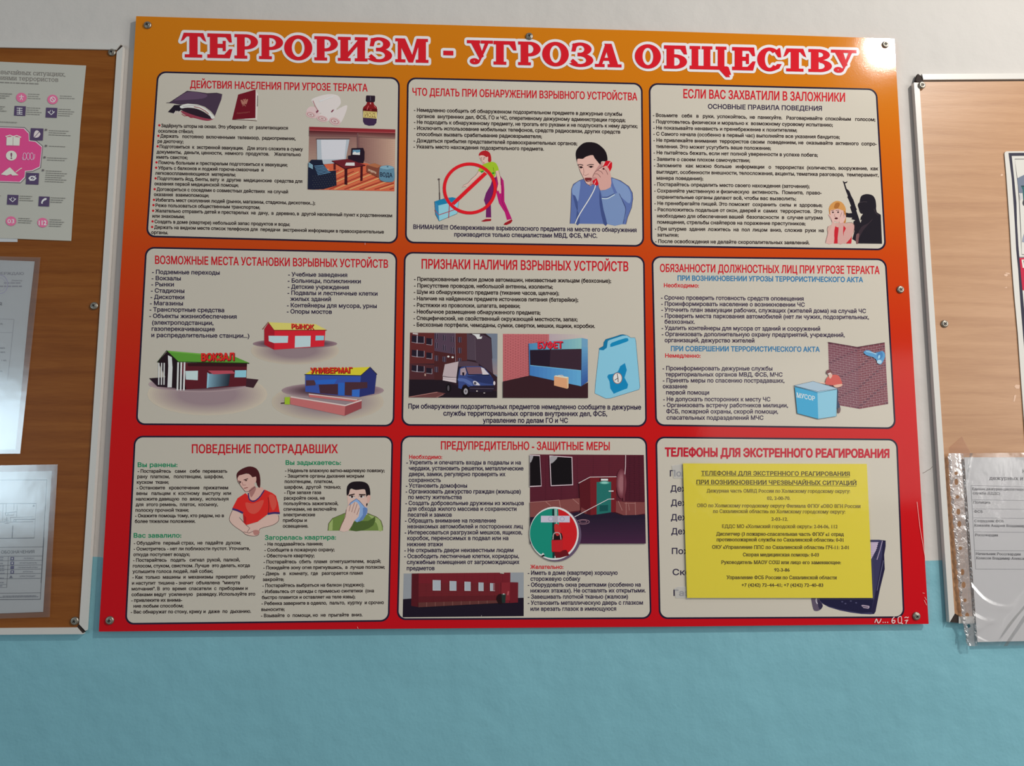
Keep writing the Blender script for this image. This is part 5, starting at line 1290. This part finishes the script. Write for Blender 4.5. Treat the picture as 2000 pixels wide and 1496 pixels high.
# ------------------------------------------------------------------ screws
def ring_pts(c, r, d, n=20):
    t = np.arange(n) * 2 * math.pi / n
    return np.stack([c[0] + r * np.cos(t), np.full(n, -d), c[2] + r * np.sin(t)], 1)
def screw(px, d, r, label, group, dark=False, rot=0.3):
    c = cast([px], d + 0.002)[0]
    prof = [(1.0, 0.0), (1.0, 0.10), (0.96, 0.22), (0.84, 0.36), (0.62, 0.47), (0.56, 0.44), (0.50, 0.44), (0.46, 0.50), (0.30, 0.54)]
    n = 20
    v = np.concatenate([ring_pts(c, r * a, d + r * b, n) for a, b in prof] + [np.array([[c[0], -(d + r * 0.55), c[2]]])])
    f = [[k * n + i, k * n + (i + 1) % n, (k + 1) * n + (i + 1) % n, (k + 1) * n + i] for k in range(len(prof) - 1) for i in range(n)]
    b = (len(prof) - 1) * n
    f += [[b + i, b + (i + 1) % n, len(v) - 1] for i in range(n)]
    f += [list(range(n))[::-1]]
    root = thing('screw', label, 'screw', (c[0], -d, c[2]), group)
    fix_normals(make_obj('head', v, f, M_STEEL, root, smooth=True))
    vv, ff = [], []
    for k in range(2):
        an = rot + k * math.pi / 2
        u = np.array([math.cos(an), 0, math.sin(an)]); w = np.array([-math.sin(an), 0, math.cos(an)])
        ctr = np.array([c[0], -(d + r * 0.57), c[2]])
        q = [ctr + u * r * .40 * a + w * r * .11 * b_ for a, b_ in ((-1, -1), (1, -1), (1, 1), (-1, 1))]
        q2 = [p + np.array([0, r * 0.12, 0]) for p in q]
        o = len(vv)
        vv += q + q2
        ff += [[o, o + 1, o + 2, o + 3]] + [[o + i, o + (i + 1) % 4, o + 4 + (i + 1) % 4, o + 4 + i] for i in range(4)]
    make_obj('cross_recess', np.array(vv), ff, M_RECESS, root)
    return root
for px, lab, ro in (((287.5, 48), 'domed grey screw in the upper left corner of the big poster', .2), ((1034, 70), 'domed grey screw at the middle of the big poster top edge', .4),
                    ((1730, 86), 'domed grey screw in the upper right corner of the big poster', .1), ((1759.5, 565), 'domed grey screw halfway down the right edge of the big poster', .6),
                    ((213.5, 1212), 'domed grey screw in the lower left corner of the big poster', .1), ((1791, 1203.5), 'domed grey screw in the lower right corner of the big poster', .5)):
    screw(px, PF + 0.0002, 0.0062, lab, 'screws holding the big poster', rot=ro)

# ------------------------------------------------------------------ wooden boards with white plastic edging
BF = 0.0068                                 # board face
EF = 0.0090                                 # edging face
def board(label, panel, strips, joints, mat, pvc, back=0.003):
    c = cast([np.mean(np.array(panel), 0)], 0)[0]
    zz = cast(panel, BF)[:, 2].min()
    root = thing('notice_board', label, 'notice board', (c[0], -back, zz))
    solid('wood_panel', panel, back * 0.5, BF, mat, root)
    for q in strips:
        solid('edging_strip', q, 0.0010, EF, pvc, root)
    for q in joints:
        solid('mitre_gap', q, 0.0015, BF + 0.0006, M_DARK, root)
    return root
left_board = board('dark reddish brown wooden board at the left with white plastic edging and printed sheets',
    [(-470, 80), (229, 92), (157, 1232), (-550, 1236)],
    [[(-480, 71), (236, 85), (226.5, 96.8), (-470, 83)],
     [(240, 90), (166.5, 1232), (154.5, 1219), (228, 101)],
     [(-560, 1244), (161.5, 1238.5), (150, 1225.5), (-552, 1231)],
     [(-484, 75), (-472, 86), (-552, 1228), (-563, 1240)]],
    [[(228, 98), (236, 88), (239.5, 89.5), (229.5, 101)], [(150.5, 1223), (155, 1219), (164.5, 1233), (161, 1237)]], W_DARK, M_PVC)
right_board = board('pale beech board at the right with white plastic edging',
    [(1791, 156), (2480, 152), (2560, 1212), (1860, 1211)],
    [[(1785, 161), (1795.5, 161.5), (1864.5, 1199), (1854.5, 1216)],
     [(1801, 144.5), (2490, 140), (2482, 151), (1803.5, 155.5)],
     [(1873, 1204), (2556, 1202), (2566, 1216), (1873, 1217.5)],
     [(2492, 142), (2568, 1213), (2556, 1200), (2482, 153)]],
    [[(1789, 157), (1793, 144), (1801, 150), (1803, 163), (1796, 164)], [(1856, 1215), (1865, 1198), (1873, 1203), (1872, 1217)], [(1802, 157.5), (2480, 152.5), (2480, 155), (1802, 159)]], W_PALE, M_PVCL, 0.003)

# glue residue on the pale board
t = Print(0, 0, 1, BF + 0.0002, paper_ink)
for pts in ([(1954, 342), (1957, 339), (1959.5, 342), (1956, 344)], [(1961, 536), (1966, 534), (1969, 537), (1966, 540), (1962, 539)], [(1963, 532), (1972, 533), (1972, 536), (1968, 535)], [(1961.5, 562), (1966.5, 560), (1967, 562.5)], [(1981, 755), (1984, 751), (1992, 752), (1991, 759), (1985, 759)], [(1981, 772), (1985, 771), (1982, 784), (1979, 784)]):
    t.poly((226, 190, 164), pts, up=False)
t.build_each('glue_residue', right_board, 1.5, 'small pale speck of glue residue')

for px, lab in (((218, 101.5), 'grey screw with washer in the upper right corner of the dark left board'), ((183, 597), 'grey screw with washer halfway down the right edge of the dark left board'), ((145, 1213), 'grey screw with washer in the lower right corner of the dark left board')):
    screw(px, BF + 0.0002, 0.0061, lab, 'screws holding the left board', rot=.5)
for px, lab in (((1801.5, 165.5), 'dark screw in the upper left corner of the pale right board'), ((1846, 632), 'grey screw halfway down the left edge of the pale right board')):
    screw(px, BF + 0.0002 + (0.0025 if px[1] < 200 else 0), 0.0062, lab, 'screws holding the right board', rot=.75)

# ------------------------------------------------------------------ sheets on the left board
M_PGREEN = principled('greenish_white_paper', (0.60, 0.595, 0.53), 0.55, 0.3)
M_PBLUE = principled('bluish_white_paper', (0.66, 0.68, 0.70), 0.5, 0.3)
M_PWHITE = principled('white_paper', (0.70, 0.70, 0.70), 0.6, 0.25)
GREYT = (96, 94, 90)
# a blank sheet behind the infographic
o = solid('paper_sheet', [(-160, 420), (34, 430), (34, 472.5), (-160, 470.5)], BF + 0.0002, BF + 0.0005, M_PBLUE)
tag(o, 'pale sheet peeping out below the pink infographic on the left board', 'paper')

SD = BF + 0.0011
edge_r = [(168, 128), (164, 170), (160, 210), (156.5, 251), (154.5, 285), (151, 320), (147.5, 350), (144.5, 385), (141.5, 430), (139, 470.5)]
c0 = cast([(-10, 468)], BF)[0]
info = thing('infographic_sheet', 'infographic sheet with a pink octagon and small purple icons on the dark left board', 'notice', c0)
solid('paper_sheet', [(-190, 113)] + [(0, 120.5)] + edge_r + [(0, 465), (-230, 461)], SD - 0.0004, SD, M_PGREEN, info)
PINK, PURP, PALE = (168, 58, 106), (62, 50, 76), (170, 170, 160)
t = Print(0, 120, 8.314, SD + 0.0002, paper_ink)
t.at(0, 80, 3.738)
oct_ = [(-520, 600), (-460, 610), (180, 632), (215, 668), (218, 722), (265, 728), (312, 768), (296, 925), (240, 952), (190, 956), (186, 1000), (150, 1036), (-470, 1015), (-560, 930)]
t.line((88, 76, 84), oct_ + oct_[:1], 5)
t.poly((200, 170, 180), [(x - 3, y + 4 if y < 800 else y - 4) for x, y in oct_])
t.poly(PINK, [(x - 7, y + 8 if y < 800 else y - 8) for x, y in oct_])
t.build('octagon', info, 'large pink octagon')
t = Print(0, 80, 3.738, SD + 0.0006, paper_ink)
for x, y, w, h in ((104, 474, 82, 70), (334, 486, 82, 72), (222, 636, 92, 88), (190, 962, 92, 84), (52, 1122, 80, 72), (282, 1134, 78, 72)):
    t.poly(PURP, [(x + 3, y), (x + w + 3, y + 3), (x + w - 2, y + h + 3), (x - 2, y + h)], up=False)
for x, y in ((156, 413), (384, 427), (80, 1315), (311, 1326)):
    t.ell((186, 84, 116), x, y, 38, 35, up=False)
t.d += 0.0001
LW = (200, 190, 196)
for yy in (490, 506, 520, 533):
    t.line(LW, [(122, yy), (164, yy + 2)], 5, up=False)
t.line(LW, [(143, 486), (142, 536)], 4, up=False)
for x, y in ((374, 522), (92, 1158)):
    t.line(LW, [(x - 24, y - 6), (x, y + 16), (x + 24, y - 6)], 6, up=False); t.line(LW, [(x - 26, y - 5), (x - 8, y - 5), (x - 5, y - 18)], 4, up=False); t.line(LW, [(x + 26, y - 5), (x + 10, y - 5), (x + 7, y - 18)], 4, up=False)
t.poly(LW, [(300, 1182), (308, 1162), (325, 1148), (340, 1148), (338, 1160), (322, 1166), (312, 1178), (310, 1190)], 2, up=False)
t.poly((176, 160, 160), [(246, 700), (252, 665), (268, 652), (284, 660), (296, 680), (280, 702), (260, 706)], 2, up=False); t.line(PURP, [(250, 704), (292, 658)], 4)
t.poly(LW, [(206, 1002), (222, 986), (246, 984), (268, 1002), (250, 1020), (222, 1020)], 0, up=False); t.ell(PURP, 237, 1002, 14, 9); t.line(LW, [(218, 1020), (262, 982)], 4)
t.line(LW, [(156, 392), (156, 412), (146, 432)], 5, up=False); t.line(LW, [(156, 412), (166, 432)], 5, up=False); t.line(LW, [(138, 406), (156, 404), (174, 408)], 5, up=False)
t.ring(LW, 385, 427, 21, 15); t.line(LW, [(373, 415), (397, 440)], 6, up=False)
t.text(LW, '03', 55, 1330, 104, cap=30, weight=.01, up=False); t.text(LW, '112', 284, 1344, 338, cap=34, weight=.03, up=False)
t.poly(PALE, [(48, 702), (96, 698), (146, 705), (142, 764), (46, 762)], up=False); t.line(PALE, [(40, 698), (72, 688), (96, 698), (122, 690), (154, 704)], 8, up=False); t.line((120, 90, 96), [(96, 700), (94, 762)], 3)
t.ell(PALE, 83, 837, 40, 36, up=False); t.text((100, 60, 80), '!', 78, 860, 88, cap=44, weight=.03)
for k in range(3):
    t.ring((206, 150, 176), 180 + k * 26, 842, 14, 10, 27, 23)
t.line((206, 150, 176), [(162, 850), (165, 866), (180, 866)], 4, up=False); t.line((206, 150, 176), [(244, 866), (252, 850), (254, 826)], 4, up=False)
t.poly(PALE, [(6, 974), (40, 945), (72, 922), (96, 945), (112, 962), (136, 980), (90, 982), (80, 972), (50, 982)], up=False); t.line(PALE, [(114, 958), (150, 932), (160, 928)], 6, up=False)
t.build_each('icon', info, 0.6)
t = Print(0, 120, 8.314, SD + 0.0002, paper_ink)
t.text((92, 88, 84), 'чрезвычайных ситуациях,', -210, 196, 1060, cap=72, slope=.037, weight=-.006, serif=True, up=False)
t.text((92, 88, 84), 'действиями террористов', -330, 284, 945, cap=72, slope=.037, weight=-.006, serif=True, up=False)
t.words(GREYT, -380, 333, 625, 17, .04, 3)
t.at(0, 80, 3.738)
for x0, y0, n, w in ((205, 390, 3, 98), (437, 404, 2, 110), (196, 490, 4, 110), (428, 500, 4, 118), (358, 656, 3, 165), (358, 770, 1, 135), (345, 855, 2, 145), (335, 950, 6, 155), (145, 1134, 3, 100), (372, 1146, 3, 105), (134, 1296, 3, 105), (362, 1306, 4, 110), (-90, 382, 3, 180), (-80, 478, 3, 130), (-120, 1128, 3, 125), (-60, 590, 1, 190)):
    for i in range(n):
        ln = w * (1 - 0.22 * ((i * 37 + int(x0)) % 3) / 2)
        t.words(GREYT, x0 - i * 1.5, y0 + i * 15.5, x0 - i * 1.5 + ln, 4.6, .04, i)
for x, y in ((336, 648), (336, 765), (326, 849), (314, 943)):
    t.poly((80, 74, 76), [(x - 7, y - 7), (x + 7, y - 6), (x + 6, y + 7), (x - 8, y + 6)], up=False)
t.build_each('printed_text', info, 6)

# approval form in a laminating film
c0 = cast([(-60, 884)], BF)[0]
form = thing('laminated_form', 'white laminated form with a round stamp, middle sheet on the dark left board', 'document', c0)
solid('paper_sheet', [(-230, 500), (0, 508), (67.5, 510.5), (56, 610), (46, 714), (38, 800), (30, 878), (-270, 880)], BF + 0.0006, BF + 0.001, M_PBLUE, form)
t = Print(0, 480, 3.562, BF + 0.0012, paper_ink)
DG = (96, 94, 104)
t.text(DG, 'УТВЕРЖДАЮ', -60, 200, 165, cap=18, weight=.0, serif=True, up=False, slope=.01)
t.text((110, 108, 116), 'Директор', 80, 246, 155, cap=11, weight=.0, up=False); t.words((110, 108, 116), 28, 262, 153, 7, 0, 1); t.words((110, 108, 116), -20, 286, 152, 8, 0, 2)
t.ring((130, 124, 152), 2, 268, 54, 50, 66, 62); t.ring((136, 130, 154), 2, 268, 38, 36, 46, 44)
t.text((60, 58, 66), 'Я', -4, 416, 12, cap=22, weight=.015, up=False)
LN = (120, 118, 124)
for q in ([(-400, 495), (98, 512)], [(98, 512), (66, 820), (48, 960)], [(-400, 596), (84, 604)], [(-400, 962), (48, 962)]):
    t.line(LN, q, 2.2, up=False)
for x1, y, s in ((22, 548, 'кл.'), (36, 716, 'вкл.'), (38, 745, 'вкл.'), (46, 802, '1 кл.'), (20, 878, 'кл.')):
    t.text((86, 84, 92), s, x1 - 34, y, x1, cap=12, weight=.01, serif=True, up=False)
t.build('printed_text', form)
sheet_mesh('laminate_film', [(-280, 494), (80, 503), (41, 886), (-310, 888)], BF + 0.0014, M_FILM_HAZE, form, 0.0022, seed=5, freq=4)

# evacuation plan in a laminating film
c0 = cast([(-60, 1204)], BF)[0]
plan = thing('evacuation_plan', 'laminated evacuation plan, lowest sheet on the dark left board', 'document', c0)
solid('paper_sheet', [(-300, 926), (0, 921.5), (101, 920), (93, 1050), (84, 1195), (0, 1198), (-330, 1208)], BF + 0.0006, BF + 0.001, M_PBLUE, plan)
t = Print(0, 900, 6.8, BF + 0.0012, paper_ink)
BL = (52, 54, 62)
def ln(pts, w=5):
    t.line(BL, pts, w, up=False)
ln([(-900, 262), (622, 252), (572, 1150), (545, 1620)], 9)
ln([(-900, 575), (482, 566), (455, 1025), (-900, 1040)], 9)
for q, w in (([(-300, 813), (60, 812)], 6), ([(125, 812), (440, 808)], 6), ([(135, 752), (445, 745)], 5), ([(180, 778), (465, 776)], 9), ([(42, 580), (34, 800)], 5), ([(82, 570), (80, 700)], 6), ([(188, 570), (182, 655)], 6), ([(228, 590), (220, 740)], 6),
             ([(100, 688), (220, 678)], 8), ([(100, 720), (175, 722), (188, 700)], 6), ([(72, 690), (110, 690), (105, 722), (72, 722), (72, 690)], 9), ([(90, 740), (88, 800)], 6), ([(55, 775), (110, 775)], 6), ([(55, 800), (120, 800)], 8), ([(60, 828), (122, 826)], 8), ([(185, 785), (188, 812)], 8), ([(212, 780), (210, 812)], 8), ([(140, 752), (140, 800)], 5), ([(170, 860), (160, 1028)], 9)):
    ln(q, w)
t.poly(BL, [(428, 608), (448, 580), (466, 606)], up=False)
ln([(-900, 1160), (572, 1143)], 5); ln([(-900, 1275), (560, 1264)], 5)
t.text(BL, 'ОБОЗНАЧЕНИЯ', 15, 1232, 455, cap=42, slope=-.012, weight=.0, up=False)
t.at(0, 1050, 7.478)
for i, (y, w) in enumerate(((338, 5), (405, 5), (466, 5), (531, 5), (602, 5))):
    ln([(-900, y + 10), (612 - i * 5, y - 8)], w)
ln([(122, 275), (98, 730)], 4); ln([(-900, 690), (95, 685)], 4); ln([(-900, 735), (92, 728)], 4); ln([(-900, 820), (592, 806)], 5); ln([(-900, 915), (588, 900), (642, 0)], 9)
for y in (306, 373, 437, 501):
    t.poly((50, 46, 88), [(155, y - 24), (206, y - 24), (203, y + 24), (152, y + 24)], up=False)
t.d += 0.0001
for y in (306, 373, 501):
    t.poly((172, 174, 182), [(170, y - 10), (188, y - 12), (186, y + 12), (168, y + 10)], up=False)
t.poly((70, 72, 88), [(135, 590), (160, 550), (186, 588)], up=False)
for x0, x1, y, s in ((345, 495, 312, 'ТЕЛЕФОН'), (285, 540, 380, 'ОГНЕТУШИТЕЛЬ'), (265, 548, 444, 'ПОЖАРНЫЙ КРАН'), (335, 480, 508, 'АПТЕЧКА'), (285, 515, 574, 'ЭЛЕКТРОЩИТ')):
    t.text((84, 86, 96), s, x0, y, x1, cap=19, slope=-.01, weight=.0, up=False)
for x0, x1, y in ((-160, 50, 300), (-150, 55, 332), (-160, 42, 385), (-140, 60, 425), (-160, 60, 455), (-150, 60, 490), (-150, 68, 530), (-150, 55, 600), (-150, 55, 665), (-150, 50, 712)):
    t.words((100, 102, 112), x0, y, x1, 13, -.01, 5)
for x0, x1, y in ((40, 528, 858), (-300, 560, 880)):
    t.words((78, 80, 90), x0, y, x1, 8, -.015, 6)
t.build('printed_plan', plan)
sheet_mesh('laminate_film', [(-320, 914), (113, 907), (98, 1205), (-350, 1218)], BF + 0.0014, M_FILM_HAZE, plan, 0.002, seed=9, freq=4)

# ------------------------------------------------------------------ sheets on the right board
c0 = cast([(2100, 880)], BF)[0]
sign = thing('laminated_poster', 'laminated poster with a navy border on the pale board above the pocket', 'poster', c0)
el = [(1962, 300), (1965.5, 340), (1969, 390), (1973, 450), (1976, 505), (1979.5, 555), (1982.5, 590), (1988, 650), (1993, 722), (1998, 790), (2004, 872)]
solid('paper_sheet', [(1963, 297), (1966, 295.5), (2330, 293), (2390, 876)] + el[::-1], BF + 0.0004, BF + 0.0016, principled('warm_white_paper', (0.74, 0.72, 0.67), 0.35, 0.4), sign)
t = Print(1900, 280, 4.83, BF + 0.0018, paper_ink)
M_SN = paper_ink((44, 42, 62), 1900)
bl = [(338, 90), (368, 330), (385, 560), (400, 800), (410, 1000), (430, 1200), (450, 1500), (520, 2350)]
br = [(367, 118), (390, 330), (412, 560), (418, 760), (430, 960), (440, 1075), (470, 1400), (550, 2350)]
for i in range(len(bl) - 1):
    t.poly(M_SN, [bl[i], br[i], br[i + 1], bl[i + 1]], up=False)
t.poly(M_SN, [(338, 90), (1800, 80), (1800, 106), (367, 118)], up=False)
t.line((70, 66, 70), [(2000, 138), (396, 148), (428, 400), (440, 560), (452, 800), (462, 1048), (2000, 1040)], 5)
t.line(M_SN, [(436, 1074), (2000, 1062)], 6)
t.poly((112, 122, 142), [(418, 330), (485, 296), (800, 260), (1200, 300), (1200, 480), (436, 468)]); t.poly((36, 96, 100), [(456, 405), (900, 396), (900, 560), (478, 545), (470, 440)]); t.line((20, 60, 66), [(456, 404), (900, 396)], 12); t.ell((60, 60, 66), 490, 560, 20, 30)
t.poly((196, 196, 200), [(438, 480), (455, 470), (470, 520), (448, 540)]); t.poly((150, 158, 176), [(470, 900), (500, 800), (900, 780), (900, 1000), (466, 930)])
t.poly((196, 18, 62), [(440, 1080), (1900, 1066), (1940, 1380), (468, 1385)]); t.poly((226, 220, 214), [(460, 1096), (560, 1094), (566, 1180), (470, 1174)]); t.poly((44, 74, 60), [(478, 1106), (550, 1104), (556, 1168), (486, 1164)])
t.poly((96, 118, 150), [(500, 1720), (900, 1700), (940, 2000), (520, 2010)]); t.poly((130, 30, 60), [(540, 2080), (900, 2070), (940, 2300), (560, 2310)])
t.build('printed_picture', sign)

c0 = cast([(2000, 1262)], EF)[0]
pocket = thing('plastic_pocket', 'clear punched plastic pocket hanging over the lower edge of the pale board', 'plastic pocket', c0)
KD = EF + 0.0018
duty = thing('duty_list', 'grey printed duty list with a table, inside the clear punched pocket', 'document', cast([(2000, 1256)], KD)[0])
solid('paper_sheet', [(1883, 893), (2150, 893), (2195, 1248), (1909, 1254)], KD - 0.0002, KD + 0.0002, principled('grey_paper', (0.60, 0.59, 0.60), 0.6, 0.25), duty)
t = Print(1840, 840, 3.325, KD + 0.0004, paper_ink)
TX, TL = (74, 72, 78), (116, 116, 122)
t.text(TX, 'К', 522, 278, 542, cap=22, weight=.01, serif=True, up=False, slope=.008)
t.text(TX, 'дежурных и', 307, 322, 525, cap=22, weight=.008, serif=True, up=False, slope=.012)
for q in ([(188, 360), (1000, 378)], [(188, 360), (218, 902)], [(197, 453), (1000, 462)], [(201, 512), (1000, 518)], [(204, 570), (1000, 578)], [(208, 661), (1000, 668)], [(214, 782), (1000, 786)], [(218, 902), (1000, 906)]):
    t.line(TL, q, 1.7, up=False)
for x0, y, x1, s in ((197, 389, 536, 'Единая дежурно-диспетчерс'), (200, 417, 376, 'служба (ЕДДС)'), (204, 476, 312, 'Полиция'), (208, 536, 265, 'ФСБ'), (210, 597, 400, 'Сотрудник ФСБ'), (211, 626, 538, 'Ковалёв Андрей Владимир'), (216, 688, 362, 'Россгвардия'), (221, 810, 510, 'Начальник Россгвардии'), (223, 838, 532, 'Колесов Владимир Алекса')):
    t.text(TX, s, x0, y, x1, cap=16, weight=.004, serif=True, up=False, slope=.012)
t.build('printed_text', duty)
sheet_mesh('front_film', [(1877.6, 885), (2165, 883), (2210, 1256), (1904.7, 1262)], KD + 0.0012, M_POCKET, pocket, 0.0022, 110, 130, seed=11, freq=8,
           creases=[(0.9, 0.55, 0.80, .0022, .025), (-0.5, 1.0, 0.68, .0025, .022), (0.25, 1.0, 0.86, .0030, .022), (-0.3, 1.0, 0.80, .0028, .018), (0.1, 1, 0.02, .002, .014), (1, 0.2, 0.07, .0016, .014), (0.8, 1, 1.06, .003, .024), (0.5, 1.0, .98, .0028, .018), (-0.7, 1.0, .90, .003, .016), (0.9, 1.0, 1.16, .003, .02)])
sheet_mesh('back_film', [(1877.6, 885), (2165, 883), (2210, 1256), (1904.7, 1262)], KD - 0.0012, M_POCKET, pocket, 0.0002, 6, 6, seed=1)
# punched strip with round and oval holes
SQ = [(1852, 885), (1878, 885), (1905, 1262), (1889.6, 1261.5)]
n, m = 12, 6
hp = [(91, 280, 0), (93, 337, 1), (99, 434, 0), (106, 530, 1), (112, 610, 1), (119, 767, 0), (132, 922, 1), (140, 1005, 1), (148, 1105, 0), (163, 1205, 1), (173, 1272, 0)]
LEFT = lambda y: np.interp(y, [885, 960, 1050, 1150, 1220, 1262], [1851.5, 1856, 1864, 1872, 1881, 1889.6]) + 1.2 * math.sin(y * .35)
RIGHT = lambda y: np.interp(y, [885, 1262], [1877.6, 1904.7]) + 0.4
outer = [(LEFT(y), y) for y in np.linspace(1262, 885, 40)] + [(RIGHT(y), y) for y in np.linspace(885, 1262, 40)]
holes = []
for x, y, ov in hp:
    cx, cy = 1840 + x / 3.325, 840 + y / 3.325
    tt = np.linspace(0, 2 * math.pi, 14, endpoint=False)
    holes.append([(cx + (3.8 if ov else 3.4) * math.cos(a), cy + (6.2 if ov else 3.6) * math.sin(a)) for a in tt][::-1])
loops = [outer] + holes
allp = np.array([p for l in loops for p in l])
tr = tessellate_polygon([[Vector((p[0], p[1], 0)) for p in l] for l in loops])
v = cast(allp, KD + 0.0006)
make_obj('punched_strip', v, [list(f) for f in tr], M_STRIP, pocket)
# crinkled seam welds either side of the strip
for nm, fn, wd, sd in (('weld_seam', LEFT, 5.5, 3), ('weld_seam', RIGHT, 3.0, 4)):
    r = np.random.RandomState(sd)
    ys = np.linspace(886, 1261, 150)
    L = [(fn(y) + 0.3 + r.randn() * .3, y) for y in ys]; M_ = [(fn(y) + wd / 2, y) for y in ys]; Rr = [(fn(y) + wd + r.randn() * .5, y) for y in ys]
    v = cast(np.array(L + M_ + Rr), KD + 0.0009); k = len(ys)
    v[:, 1] -= np.concatenate([np.abs(r.randn(k)) * .0004, np.abs(r.randn(k)) * .0016, np.abs(r.randn(k)) * .0005])
    f = [[i, i + 1, i + 1 + k, i + k] for i in range(k - 1)] + [[i + k, i + 1 + k, i + 1 + 2 * k, i + 2 * k] for i in range(k - 1)]
    make_obj(nm, v, f, M_SEAM, pocket)
tape([(1853.5, 874), (1879, 852), (1895, 883), (1896, 889), (1856, 889)], BF + 0.0004, M_BTAPE, 'piece of yellowed tape above the punched plastic pocket')

# tidy up the lettering helper
bpy.data.objects.remove(_to, do_unlink=True)
bpy.data.curves.remove(_cu)
